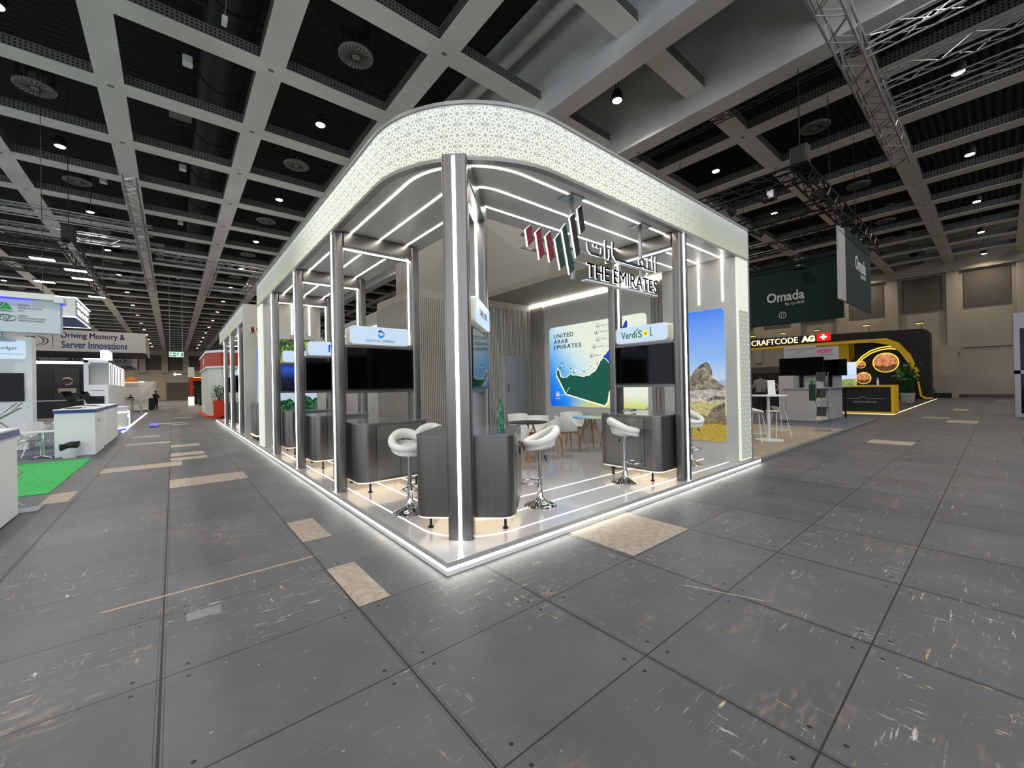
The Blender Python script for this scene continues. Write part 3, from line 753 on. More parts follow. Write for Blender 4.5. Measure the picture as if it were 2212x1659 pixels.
desert = bpy.data.objects['desert_mural']; fdz = Fr((6.137, 0, 0), (0, -1, 0))
for P, m in (([(-.93, 1.42), (-.93, 1.70), (-.84, 1.82), (-.72, 1.93), (-.61, 1.98), (-.55, 1.93), (-.50, 1.80), (-.50, 1.66), (-.40, 1.60), (-.30, 1.50), (-.30, 1.42), (-.60, 1.47)], 'rock_print'),
             ([(-1.2, 1.42), (-.93, 1.42), (-.67, 1.44), (-.28, 1.47), (-.28, 1.52), (-1.2, 1.66)], 'rock_print'),
             ([(-1.22, .95), (-.95, .9), (-.77, .8), (-.62, .92), (-.5, 1.1), (-.28, 1.2), (-.28, .88), (-.6, .78), (-.9, .75), (-1.22, .78)], 'rock_dark_print'), ([(-.62, 1.2), (-.45, 1.26), (-.28, 1.24), (-.28, 1.3), (-.45, 1.33), (-.6, 1.27)], 'rock_print')):
    poly_part('printed_rock', fdz, P, 0, .001, m, desert)
wl = portal('grey portal wall closing the canopy on the side of the tree picture', 0.06, 1.45, 9.25, 9.95, '-y', None)
b = MB(); b.box(0.022, 0.06, 9.27, 9.93, T + .03, CZ); b.build('lit_strip', 'pilaster_glow', wl)
frL = Fr((0, 9.25, 0), (1, 0, 0))
led_drop(frL, (0.285, 0.73, 1.165), wl)
picture('tree_mural', 'tall backlit photograph of green trees on the portal wall behind the aisle frames', 'picture', Fr((0, 9.249, 0), (1, 0, 0)), 0.42, 1.32, 0.46, 2.975, 'tree_print')
w2 = portal('grey portal wall with a sky picture behind the reception desk', 0.02, 2.2, 12.6, 12.9, '-y', None)
picture('sky_mural', 'tall backlit blue sky photograph above the reception desk', 'picture', Fr((0, 12.599, 0), (1, 0, 0)), 0.36, 1.6, 1.15, 3.0, 'sky_print')
b = MB(); b.prism(FLAT, rrect(0.12, 1.6, 11.1, 12.3, 0.12), T + .16, T + 1.1); rd = b.build('reception_desk', 'steel', smooth=True)
tag(rd, 'dark steel reception desk with rounded corner below the sky picture', 'reception desk')
b = MB(); b.prism(FLAT, rrect(0.10, 1.62, 11.08, 12.32, 0.13), T + .12, T + .15); b.build('led_line', 'led_warm', rd)
b = MB(); b.prism(FLAT, rrect(0.15, 1.55, 11.15, 12.25, 0.12), T, T + .12); b.build('plinth', 'black_matte', rd)
b = MB(); b.prism(FLAT, rrect(0.11, 1.61, 11.09, 12.31, 0.12), T + 1.1, T + 1.13); b.build('desk_top', 'counter_top', rd)

# --- storage block, lounge walls
def slats(b, fr, x0, x1, z0, z1, p=0.052):
    n = int((x1 - x0) / p)
    for i in range(n):
        x = x0 + i * p; b.prism(fr, [(x, z0), (x + p * .55, z0), (x + p * .55, z1), (x, z1)], 0.0, 0.03)
sb = thing('storage_block', 'grey ribbed storage room of the stand with a flush door', 'storage room')
MB().box(2.72, 6.95, 6.0, 8.3, T, 4.0).build('wall_body', 'slat_grey', sb)
b = MB(); slats(b, Fr((2.72, 6.0, 0), (1, 0, 0)), 0.02, 2.72, T + .05, 3.8); slats(b, Fr((2.72, 6.0, 0), (1, 0, 0)), 3.66, 3.8, T + .05, 3.8); slats(b, Fr((2.72, 6.0, 0), (1, 0, 0)), 2.75, 3.62, 2.46, 3.8); b.build('slat_cladding', 'slat_grey', sb)
b = MB(); slats(b, Fr((2.72, 8.3, 0), (0, -1, 0)), 0.02, 2.28, T + .05, 3.8); b.build('slat_cladding', 'slat_grey', sb)
b = MB(); b.prism(Fr((2.72, 6.0, 0), (1, 0, 0)), [(2.78, T + .02), (3.62, T + .02), (3.62, 2.42), (2.78, 2.42)], 0.0, 0.024); dr = b.build('door', 'edge_grey', sb)
b = MB(); b.tube([(5.56, 5.955, 1.42), (5.56, 5.925, 1.44), (5.56, 5.925, 1.6), (5.56, 5.955, 1.62)], .011, 6); b.build('door_handle', 'black_metal', dr)
lw = thing('lounge_wall', 'pale wall carrying the backlit map, with ribbed ends and a light line along its top', 'wall')
MB().box(6.55, 6.95, 1.5, 5.965, T, 4.0).build('wall_body', 'stand_wall', lw)
b = MB(); fm = Fr((6.55, 6.0, 0), (0, -1, 0)); slats(b, fm, 0.03, 0.56, T, 3.88, .075); slats(b, fm, 4.04, 4.42, T, 3.88, .095); b.build('slat_cladding', 'slat_grey', lw)
b = MB(); b.prism(fm, [(0.6, T), (4.0, T), (4.0, 3.86), (0.6, 3.86)], 0, .035); b.build('map_board', 'stand_white', lw)
b = MB(); b.prism(fm, [(0.0, 3.905), (4.5, 3.905), (4.5, 3.93), (0.0, 3.93)], 0.02, .05); b.build('led_line', 'led_white', lw)
hd = thing('overhead_bulkhead', 'taupe bulkhead with tall grey box standing above the lounge walls', 'bulkhead')
MB().box(4.75, 6.55, 1.46, 6.0, 3.97, 4.12).build('soffit', 'soffit_taupe', hd)
b = MB(); b.box(4.75, 4.9, 3.4, 6.0, 4.12, 6.1); b.box(4.9, 6.9, 3.4, 3.55, 4.12, 6.1); b.build('upper_box', 'box_grey', hd)
b = MB(); b.box(2.72, 4.9, 6.0, 6.15, 4.0, 6.1); b.box(2.72, 2.87, 6.15, 7.0, 4.0, 6.1); b.build('upper_wall', 'box_grey', hd)
lw2 = thing('back_lounge_wall', 'pale partition with a light line seen through the aisle frames', 'wall')
MB().box(3.0, 3.2, 8.35, 12.6, T, 3.9).build('wall_body', 'stand_wall', lw2)
MB().box(2.95, 3.0, 8.35, 12.6, 3.45, 3.9).build('header', 'slat_grey', lw2)
b = MB(); b.box(2.935, 2.95, 8.35, 12.6, 3.46, 3.48); b.build('led_line', 'led_white', lw2)
MB().box(1.7, 2.95, 12.0, 12.1, T, 2.6).build('partition', 'stand_white', lw2)

# --- the steel kiosk: frame, cabinet, two screens, two signs (u = into the stand, v = along the aisle)
def kiosk_frame():
    t = thing('steel_portal', '', 'portal')
    def post(u0, u1, led_side):
        b = MB(); r = 0.035; b.prism(FLAT, rrect(u0, u1, -.125, .125, r, 5), T, CZ - 0.03); p = b.build('post', 'steel', t, True)
        x = u0 if led_side < 0 else u1
        b = MB(); z0 = T if led_side < 0 and u0 < .5 else 2.3; b.box(u0 - .006, u0 + .004, -.016, .016, z0, CZ - 0.05 if u0 < .5 else 3.68); b.build('led_line', 'led_white', p)
    post(0.0, 0.14, -1); post(1.2, 1.34, -1)
    b = MB(); b.prism(Fr((0.14, 0, 0), (0, 1, 0)), rrect(-.125, .125, 3.68, CZ - .004, .015), 0, 1.06); tb = b.build('top_beam', 'steel', t, True)
    b = MB(); b.box(0.14, 1.2, -.016, .016, 3.672, 3.684); b.build('led_line', 'led_white', tb)
    b = MB(); b.box(0.12, 1.22, -.09, .09, 1.53, 2.25); b.build('mounting_panel', 'steel', t)
    return t
def cabinet():
    t = thing('steel_cabinet', '', 'cabinet')
    u0, u1, v = 0.17, 1.2, .52
    b = MB(); b.prism(FLAT, rrect(u0, u1, -v, v, .15, 8, (1, 0, 0, 1)), T + .17, T + .985); b.build('body', 'steel', t, True)
    b = MB(); b.prism(FLAT, rrect(u0 - .004, u1 + .004, -v - .004, v + .004, .154, 8, (1, 0, 0, 1)), T + .985, T + 1.0); b.build('worktop', 'counter_top', t, True)
    b = MB(); b.prism(FLAT, rrect(u0 + .01, u1 - .01, -v + .01, v - .01, .14, 8, (1, 0, 0, 1)), T + .152, T + .17); b.build('led_line', 'led_warm', t)
    for a in (.36, 1.08):
        for c in (-.4, .4):
            b = MB(); b.lathe([(.03, 0), (.03, .015), (.014, .02), (.014, .153)], (a, c), 12, T); b.build('foot', 'black_metal', t, True)
    for sd in (-1, 1):
        fr = Fr((0, sd * v, 0), (1, 0, 0)) if sd < 0 else Fr((0, sd * v, 0), (-1, 0, 0))
        for k, (a, c) in enumerate(((.42, .77), (.777, 1.12))):
            if sd > 0: a, c = -c, -a
            b = MB(); b.prism(fr, [(a, T + .21), (c, T + .21), (c, T + .95), (a, T + .95)], 0, .006, 0); d = b.build('door', 'steel_door', t)
            if (k == 1) :
                e = a if sd < 0 else c
                hxp = (a + .035) if sd < 0 else (c - .035 if k == 1 else a)
                b = MB(); b.prism(fr, circ(hxp, T + .84, .012, 12), .006, .016); b.prism(fr, [(hxp - .01, T + .70), (hxp + .01, T + .70), (hxp + .01, T + .78), (hxp - .01, T + .78)], .006, .02); b.build('door_handle', 'black_metal', d)
        b = MB()
        for g in (.4165, .7735, 1.1235):
            gx = g if sd < 0 else -g; b.prism(fr, [(gx - .002, T + .205), (gx + .002, T + .205), (gx + .002, T + .955), (gx - .002, T + .955)], 0, .002)
        b.build('door_gap', 'black_matte', t)
    return t
def tv():
    t = thing('television', '', 'television')
    b = MB(); b.box(.155, 1.185, -.125, -.092, 1.575, 2.21); b.build('bezel', 'bezel_black', t)
    b = MB(); b.box(.165, 1.175, -.128, -.124, 1.597, 2.20); b.build('screen', 'screen_black', t)
    return t
def sign():
    t = thing('lightbox_sign', '', 'sign')
    fr = Fr((0, -.03, 0), (1, 0, 0))
    b = MB(); b.prism(fr, rrect(.20, 1.12, 2.26, 2.53, .05), 0, .12); b.build('case', 'sign_case', t, True)
    b = MB(); b.prism(fr, rrect(.205, 1.115, 2.265, 2.525, .045), .12, .135); b.build('face', 'sign_face', t, True)
    return t
KF, KC, KT, KS = kiosk_frame(), cabinet(), tv(), sign()
SIGNF = Fr((0, -.165, 0), (1, 0, 0))
def logo_digital(t):
    f = SIGNF
    text('lettering', 'DIGITAL ENERGY', f, .66, 2.30, .46, .036, 'ink_dark', t, .002, 0, 'C', 1.1)
    c, z = .66, 2.42
    poly_part('logo_mark', f, [(c - .045, z + .055), (c - .01, z + .065), (c + .05, z + .02), (c + .05, z - .0), (c + .01, z + .03), (c - .045, z + .03)], 0, .003, 'ink_purple', t)
    poly_part('logo_mark', f, [(c - .045, z + .01), (c - .02, z + .0), (c - .015, z - .025), (c + .05, z + .0), (c + .045, z - .03), (c - .01, z - .065), (c - .045, z - .045)], 0, .003, 'ink_blue', t)
def logo_fs(t):
    f = SIGNF; c, z = .62, 2.33
    poly_part('logo_mark', f, [(c - .06, z), (c - .06, z + .14), (c + .0, z + .15), (c + .08, z + .135), (c + .08, z + .11), (c - .02, z + .12), (c - .03, z + .06), (c - .03, z)], 0, .003, 'ink_deepblue', t)
    poly_part('logo_mark', f, [(c - .01, z), (c - .01, z + .02), (c + .05, z + .02), (c + .05, z + .05), (c - .01, z + .07), (c, z + .1), (c + .08, z + .09), (c + .08, z)], 0, .003, 'ink_teal', t)
def logo_yellow(t):
    f = SIGNF
    poly_part('logo_mark', f, [(.5, 2.4), (.64, 2.4), (.64, 2.48), (.5, 2.48)], 0, .003, 'ink_yellow', t)
    poly_part('logo_mark', f, circ(.6, 2.43, .025, 14), .003, .005, 'ink_dark', t)
    b = MB(); b.prism(f, [(.55, 2.29), (.6, 2.29), (.6, 2.38), (.55, 2.38)], 0, .003); b.build('logo_mark', 'ink_green', t)
def logo_uae(t):
    text('lettering', 'UAE SPA', SIGNF, .66, 2.36, .5, .075, 'ink_dark', t, .002, 0, 'C')
def logo_verdisol(t):
    f = SIGNF
    text('lettering', 'Verd', f, .30, 2.335, .27, .115, 'ink_green', t, .002, bold=.018)
    text('lettering', 'S', f, .625, 2.335, .075, .115, 'ink_green', t, .002, 0, 'L', bold=.01)
    b = MB(); b.prism(f, [(.585, 2.335), (.602, 2.335), (.602, 2.42), (.585, 2.42)], 0, .002); b.prism(f, [(.585, 2.435), (.62, 2.455), (.635, 2.49), (.605, 2.475)], 0, .002); b.build('leaf_mark', 'ink_green', t)
    b = MB()
    for i in range(14):
        a = 2 * PI * i / 14; b.prism(f, circ(.765 + .04 * math.cos(a), 2.39 + .04 * math.sin(a), .011, 8), 0, .002)
    b.prism(f, circ(.765, 2.39, .038, 20), 0, .002); b.build('sun_mark', 'ink_yellow', t)
    poly_part('sun_mark', f, circ(.765, 2.39, .022, 16), .002, .004, 'craft_yellow', t)
    poly_part('lettering', f, [(.845, 2.48), (.862, 2.48), (.862, 2.36), (.872, 2.35), (.885, 2.355), (.885, 2.34), (.86, 2.335), (.845, 2.345)], 0, .002, 'ink_green', t)
def place(o, loc, rz, label, flip, first):
    c = o if first else dup(o)
    c.location = loc; c.rotation_euler = (0, 0, rz); c['label'] = label
    return c
def mirrored(o, loc, rz, label, first=False):
    """the same thing on the other side of the frame: turned half a circle about the frame's middle (u = 0.67)"""
    c = o if first else dup(o); v = Vector((1.34, 0, 0)); v.rotate(Matrix.Rotation(rz, 3, 'Z'))
    c.location = Vector(loc) + v; c.rotation_euler = (0, 0, rz + PI); c['label'] = label
    return c
kiosks = [((.03, 3.2, 0), 0.0, logo_digital, 'digital energy', 'nearest frame on the aisle side'),
          ((.354, .354, 0), PI / 4, logo_uae, 'space', 'corner frame'),
          ((.03, 5.6, 0), 0.0, logo_fs, 'blue and teal mark', 'second frame down the aisle'),
          ((.03, 7.92, 0), 0.0, logo_yellow, 'yellow mark', 'third frame down the aisle'),
          ((4.22, .03, 0), PI / 2, logo_verdisol, 'sun and leaf', 'frame beside the desert picture'),
          ((.05, 14.45, 0), 0.0, None, '', 'first frame past the reception desk'),
          ((.05, 17.1, 0), 0.0, None, '', 'middle frame past the reception desk'),
          ((.05, 19.75, 0), 0.0, None, '', 'last frame at the far end of the stand')]
import copy
usedF = usedC = usedT = usedS = False
KSmaster = KS
for i, (loc, rz, logo, nm, where) in enumerate(kiosks):
    place(KF, loc, rz, 'brushed steel portal frame with light lines, ' + where, 0, i == 0)
    place(KC, loc, rz, 'rounded brushed steel cabinet, below the ' + where, 0, i == 0)
    flip = (i == 4)
    # screens on both faces
    a = place(KT, loc, rz, 'black television facing away from the aisle mouth, ' + where if flip else 'black television facing the corner, ' + where, 0, i == 0)
    c = mirrored(KT, loc, rz, 'black television facing the corner, ' + where if flip else 'black television on the rear face, ' + where)
    s1 = place(KS, loc, rz, '', 0, False); s2 = mirrored(KS, loc, rz, '')
    front, back = (s2, s1) if flip else (s1, s2)
    front['label'] = 'lightbox sign%s over the %s' % (' with ' + nm + ' logo' if nm else '', where)
    back['label'] = 'rear sign of the ' + where
    if logo:
        logo(front)
        if i == 1: logo_uae(back)
    if i == 3:
        for ch in a.children:
            if ch.name.startswith('screen'):
                ch.data = ch.data.copy(); ch.data.materials.clear(); ch.data.materials.append(M['screen_sky'])
                ul = ch.data.uv_layers.new(name='UVMap')
                for lp in ch.data.loops:
                    co = ch.data.vertices[lp.vertex_index].co; ul.data[lp.index].uv = (co.x - .165, (co.z - 1.597) / .6)
for ch in list(KS.children): bpy.data.objects.remove(ch)
bpy.data.objects.remove(KS)

# --- hanging emblem sign: seven slanted bars, script and capitals, lit edges, on two drop rods
def emirates_sign(fr, label, s=1.0):
    t = thing('hanging_emblem_sign', label, 'sign')
    O = lambda L: [(x - 1.08, z - 2.60) for x, z in L]
    bars = [('flag_red', [(1.17, 3.28), (1.25, 3.35), (1.285, 3.18), (1.20, 3.10)]), ('flag_red', [(1.32, 3.28), (1.39, 3.35), (1.45, 3.07), (1.37, 2.99)]), ('flag_red', [(1.47, 3.27), (1.55, 3.35), (1.61, 3.06), (1.53, 2.99)]),
            ('flag_green', [(1.62, 3.27), (1.70, 3.36), (1.79, 3.00), (1.70, 2.93)]), ('flag_green', [(1.74, 3.42), (1.81, 3.50), (1.95, 2.98), (1.86, 2.90)]),
            ('letters_black', [(1.88, 3.58), (1.96, 3.66), (2.06, 3.20), (1.98, 3.12)]), ('letters_black', [(2.02, 3.72), (2.10, 3.79), (2.16, 3.50), (2.07, 3.43)])]
    for m, L in bars: poly_part('bar', fr, O(L)[::-1], .0, .025, m, t, 'led_edge')
    b = MB()
    for z in (.64, .50): b.prism(fr, [(.08, z), (2.7, z), (2.7, z + .02), (.08, z + .02)], -.07, -.04)
    b.build('rail', 'truss_silver', t)
    # script, drawn as heavy strokes
    def stroke(pts, wd, nm='script_letter'):
        b = MB()
        out, inn = [], []
        for i, (x, z) in enumerate(pts):
            a = pts[max(i - 1, 0)]; c = pts[min(i + 1, len(pts) - 1)]
            dx, dz = c[0] - a[0], c[1] - a[1]; L = math.hypot(dx, dz); nx, nz = -dz / L * wd / 2, dx / L * wd / 2
            out.append((x + nx, z + nz)); inn.append((x - nx, z - nz))
        for i in range(len(pts) - 1):
            b.prism(fr, [inn[i], inn[i + 1], out[i + 1], out[i]], .0, .018, 0, 1)
        return b.build(nm, ['letters_black', 'led_edge'], t)
    for nm, L, wd in (('script_letter', [(2.21, 3.36), (2.225, 3.27), (2.27, 3.235), (2.45, 3.235), (2.49, 3.27), (2.49, 3.34)], .032), ('script_dot', [(2.32, 3.345), (2.36, 3.345)], .035), ('script_dot', [(2.39, 3.345), (2.43, 3.345)], .035),
                      ('script_letter', [(2.575, 3.22), (2.575, 3.46)], .035), ('script_letter', [(2.57, 3.175), (2.63, 3.19), (2.66, 3.25), (2.66, 3.36)], .032),
                      ('script_letter', [(2.73, 3.47), (2.73, 3.30), (2.78, 3.25), (3.33, 3.25), (3.44, 3.27), (3.45, 3.33), (3.39, 3.37), (3.34, 3.33), (3.36, 3.26)], .035),
                      ('script_letter', [(3.44, 3.25), (3.56, 3.25), (3.56, 3.41)], .032), ('script_letter', [(3.56, 3.25), (3.69, 3.25), (3.69, 3.46)], .032), ('script_letter', [(3.775, 3.23), (3.775, 3.47)], .035),
                      ('script_hamza', [(3.57, 3.20), (3.53, 3.19), (3.56, 3.165), (3.52, 3.15)], .014)):
        stroke(O(L), wd, nm)
    text('lettering', 'THE EMIRATES', fr, 1.11, .325, 1.60, .185, 'letters_black', t, .018, .0, side='led_edge', bold=.012, spacing=.95)
    b = MB(); b.prism(fr, [(1.09, .28), (2.73, .28), (2.73, .30), (1.09, .30)], -.06, .02); b.build('base_rail', 'plastic_white', t)
    for x in (.965, 2.46):
        b = MB(); b.prism(fr, [(x - .02, .30), (x + .02, .30), (x + .02, 1.30), (x - .02, 1.30)], -.11, -.07); b.prism(fr, [(x - .13, 1.285), (x + .13, 1.285), (x + .13, 1.30), (x - .13, 1.30)], -.2, .02); b.build('drop_rod', 'truss_silver', t)
    return t
emirates_sign(Fr((1.08, .25, CZ - 1.30), (1, 0, 0)), 'black script and capitals beside red, green and black bars hanging from the canopy')
fe = Fr((.45, 12.35, 3.0), (1, 0, 0)); 
t2 = emirates_sign(Fr((.05, 12.2, CZ - 1.0), (1, 0, 0)), 'the same emblem and capitals hanging above the reception desk')

# --- backlit map
mp = thing('map_lightbox', 'large backlit map panel with green country shape and dark capitals on the lounge wall', 'map')
fmap = Fr((6.514, 5.2, 1.0), (0, -1, 0))
b = MB(); b.prism(fmap, rrect(0, 3.1, 0, 2.2, .11), 0, .02)
b.build('printed_panel', 'map_print', mp, uvf=lambda co: ((co - fmap.o).dot(fmap.r) / 3.1, (co - fmap.o).dot(fmap.u) / 2.2))
b = MB(); b.prism(fmap, rrect(-.01, 3.11, -.01, 2.21, .12), -.004, .012); b.build('panel_rim', 'plastic_white', mp)
coast = [(.31, 1.05), (.41, .96), (.42, .82), (.56, .78), (.72, .83), (.78, .9), (.82, .86), (1.0, .84), (1.26, .79), (1.39, .81), (1.61, .92), (1.72, 1.05), (1.87, 1.25)]
north = [(2.08, 1.46), (2.46, 1.93), (2.53, 2.06), (2.58, 2.1), (2.63, 2.05), (2.62, 1.88), (2.66, 1.6), (2.62, 1.3), (2.5, 1.1), (2.3, 1.0)]
south = [(2.06, .39), (2.01, .14), (1.91, .04), (.61, .33), (.27, .86)]
whole = coast + north + [(2.2, .8)] + south
rr = random.Random(3)
def rough(P, a=.018, closed=True):
    out = []
    for i in range(len(P)):
        p = P[i]; q = P[(i + 1) % len(P)]
        out.append(p)
        if i < len(coast) + 4 and i < len(P) - 6:
            for k in (.25, .5, .75): out.append((p[0] + (q[0] - p[0]) * k + rr.uniform(-a, a), p[1] + (q[1] - p[1]) * k + rr.uniform(-a, a)))
    return out
def tri_prism(fr, poly, d0, d1, m, side, name, parent):
    o = poly_part(name, fr, poly, d0, d1, m, parent, side); return o
RW = rough(whole)
tri_prism(fmap, RW, .02, .036, 'map_green', 'map_edge', 'country_shape', mp)
tri_prism(fmap, [(1.89, 1.24), (1.97, 1.21), (2.07, 1.11), (2.3, 1.0), (2.5, 1.1), (2.62, 1.3), (2.66, 1.6), (2.61, 1.88), (2.62, 2.04), (2.58, 2.09), (2.54, 2.05), (2.47, 1.93), (2.09, 1.45)], .037, .045, 'map_blue', 'map_edge', 'northern_shape', mp)
def line(fr, P, wd, d0, d1, m, parent, name='outline', closed=False):
    b = MB(); n = len(P)
    for i in range(n if closed else n - 1):
        a, c = P[i], P[(i + 1) % n]; dx, dz = c[0] - a[0], c[1] - a[1]; L = math.hypot(dx, dz) or 1
        nx, nz = -dz / L * wd / 2, dx / L * wd / 2
        b.prism(fr, [(a[0] - nx, a[1] - nz), (c[0] - nx, c[1] - nz), (c[0] + nx, c[1] + nz), (a[0] + nx, a[1] + nz)], d0, d1)
    return b.build(name, m, parent)
line(fmap, RW, .014, .036, .040, 'map_edge', mp, closed=True)
line(fmap, south, .03, .036, .043, 'map_edge', mp)
line(fmap, [(1.89, 1.24), (1.97, 1.21), (2.07, 1.11)], .015, .045, .047, 'map_edge', mp)
b = MB()
for i in range(70):
    f = rr.random()
    if f < .3: x, y = .33 + rr.random() * .22, .95 + rr.random() * .25
    elif f < .42: x, y = .76 + rr.random() * .06, .9 + rr.random() * .15
    else: x = .85 + rr.random() * .85; y = .88 + max(0, (x - 1.35)) * .45 + rr.random() * .12
    r = .008 + rr.random() * .016; b.prism(fmap, [(x + r * rr.uniform(.5, 1.2) * math.cos(a), y + r * rr.uniform(.5, 1.2) * math.sin(a)) for a in (0, 1.2, 2.4, 3.6, 4.9)], .02, .03, rr.choice((0, 1)))
b.build('islands', ['map_edge', 'map_green'], mp)
text('lettering', 'UNITED', fmap, .18, 1.89, .72, .115, 'ink_dark', mp, .003, .02, bold=.015, spacing=1.2)
text('lettering', 'ARAB', fmap, .18, 1.735, .52, .115, 'ink_dark', mp, .003, .02, bold=.015, spacing=1.2)
text('lettering', 'EMIRATES', fmap, .18, 1.58, .99, .115, 'ink_dark', mp, .003, .02, bold=.015, spacing=1.2)
for (x, z, s_, wd, e) in ((1.73, 2.06, 'RAS AL KHAIMAH', .42, None), (1.68, 1.9, 'UMM AL QUWAIN', .4, None), (1.72, 1.72, 'AJMAN', .16, 2.25), (1.61, 1.54, 'SHARJAH', .2, 2.1), (1.51, 1.32, 'DUBAI', .13, 1.93)):
    b = MB(); P = circ(x, z, .062, 24); Q = circ(x, z, .056, 24)
    for i in range(24): b.prism(fmap, [Q[i], P[i], P[(i + 1) % 24], Q[(i + 1) % 24]], .02, .023)
    b.prism(fmap, [(x - .03, z - .03), (x + .03, z - .03), (x + .012, z - .005), (x, z + .035), (x - .012, z - .005)], .02, .023); b.build('city_icon', 'ink_dark', mp)
    text('lettering', s_, fmap, x + .1, z - .015, wd, .032, 'ink_dark', mp, .002, .02)
    if e: line(fmap, [(x + .12 + wd, z), (e, z)], .005, .02, .023, 'ink_dark', mp, 'leader_line')
b = MB(); P = circ(.29, .33, .075, 24); Q = circ(.29, .33, .066, 24)
for i in range(24): b.prism(fmap, [Q[i], P[i], P[(i + 1) % 24], Q[(i + 1) % 24]], .02, .023)
b.prism(fmap, [(.25, .29), (.33, .29), (.33, .34), (.31, .34), (.3, .38), (.28, .33), (.27, .36), (.25, .35)], .02, .023); b.build('city_icon', 'ink_white', mp)
text('lettering', 'ABU DHABI', fmap, .2, .195, .18, .035, 'ink_white', mp, .002, .02)
line(fmap, [(.365, .31), (.56, .31), (.61, .34), (.75, .53)], .009, .041, .046, 'ink_white', mp, 'leader_line')

# ------------------------------------------------------------------ stools, chairs, tables
def bar_stool():
    t = thing('bar_stool', '', 'stool')
    # seat: one padded shell, low at the front (-y), rising to a ring-shaped back (+y) with a gap under the ring
    n = 40; vs = []; fs = []; k = 10
    for i in range(n):
        a = 2 * PI * i / n; bk = 0.5 + 0.5 * math.sin(a)          # 1 at the back
        R = .195; zc = .775 + .15 * bk ** 1.6; tr = .040 + .012 * bk
        for q in range(k):
            f = 2 * PI * q / k; r = R + tr * math.cos(f) * 1.0; z = zc + (tr + .012 * bk) * math.sin(f)
            vs.append((r * math.cos(a), r * math.sin(a) * 1.02 + .01, z))
    for i in range(n):
        for q in range(k): fs.append((i * k + q, ((i + 1) % n) * k + q, ((i + 1) % n) * k + (q + 1) % k, i * k + (q + 1) % k))
    b = MB(); b.add(vs, fs); b.build('ring_back', 'leather_white', t, True)
    b = MB(); vs = []; fs = []; n2 = 32
    prof = [(0, .800), (.10, .798), (.155, .79), (.178, .765), (.17, .735), (.12, .715), (.05, .70), (0, .70)]
    for r, z in prof:
        for i in range(n2):
            a = 2 * PI * i / n2; vs.append((r * math.cos(a), r * math.sin(a) * .93 - .03, z + .02 * max(0, math.sin(a))))
    for j in range(len(prof) - 1):
        for i in range(n2): fs.append((j * n2 + i, j * n2 + (i + 1) % n2, (j + 1) * n2 + (i + 1) % n2, (j + 1) * n2 + i))
    b.add(vs, fs); b.build('seat_cushion', 'leather_white', t, True)
    # shell under the ring at both flanks and rear
    b = MB(); vs = []; fs = []; m_ = 24
    for i in range(m_ + 1):
        a = 2 * PI * i / m_; bk = 0.5 + 0.5 * math.sin(a); zc = .775 + .15 * bk ** 1.6
        top = zc - .03; edge = max(0.0, min(1.0, (math.sin(a) - .55) / .3))
        low = .71 if edge == 0 else .71 + 0.0
        for (r, z) in ((.215, top), (.21, top - .05), (.185, .74), (.11, .705)):
            vs.append((r * math.cos(a), r * math.sin(a) * 1.0, z))
    for i in range(m_):
        for q in range(3): fs.append((i * 4 + q, (i + 1) * 4 + q, (i + 1) * 4 + q + 1, i * 4 + q + 1))
    fs = [f for i, f in enumerate(fs) if not (4 <= i // 3 <= 7 and i % 3 == 0)]
    b.add(vs, fs); b.build('seat_shell', 'leather_white', t, True)
    b = MB(); b.lathe([(.205, 0), (.2, .008), (.15, .028), (.09, .055), (.05, .085), (.037, .12), (.033, .2)], n=36); b.build('base', 'chrome', t, True)
    b = MB(); b.lathe([(.033, .2), (.033, .34), (.026, .345), (.026, .70)], n=24); b.build('column', 'chrome', t, True)
    b = MB(); b.tube([(.13 * math.cos(2 * PI * i / 24), -.14 + .11 * math.sin(2 * PI * i / 24), .30) for i in range(24)], .010, 8, True); b.tube([(0, 0, .30), (0, -.05, .30)], .012, 8); b.build('footrest', 'chrome', t, True)
    b = MB(); b.tube([(.03, 0, .69), (.10, .02, .67), (.16, .03, .62)], .006, 6); b.build('lever', 'chrome', t, True)
    b = MB(); b.tube([(.14, .027, .64), (.18, .033, .59)], .011, 8); b.build('lever_grip', 'black_matte', t, True)
    return t
st = bar_stool()
def zrot(dx, dy): return math.atan2(dy, dx) - PI / 2      # local +y (the back) points along (dx, dy)
stools = [((.41, 1.56, T), zrot(.1, 1), 'white ring-back bar stool on the aisle side of the corner cabinet'),
          ((1.72, .66, T), zrot(.8, -.45), 'white bar stool tilting up to one side, facing the corner cabinet'),
          ((3.46, .63, T), zrot(-.75, .6), 'white bar stool in front of the cabinet with the crumpled foil'),
          ((.95, 2.0, T), zrot(.3, .6), 'white bar stool half hidden behind the corner cabinet'),
          ((5.45, .60, T), zrot(.6, .7), 'white bar stool before the desert picture, behind the steel post'),
          ((.95, 13.4, T), 0.4, 'white bar stool near the first far frame'), ((.95, 16.1, T), 2.4, 'white bar stool near the middle far frame')]
for i, (p, rz, lb) in enumerate(stools):
    if i == 0: st.location = p; st.rotation_euler = (0, 0, rz); st['label'] = lb; st['group'] = 'white bar stools'
    else: copy_at(st, p, rz, lb)

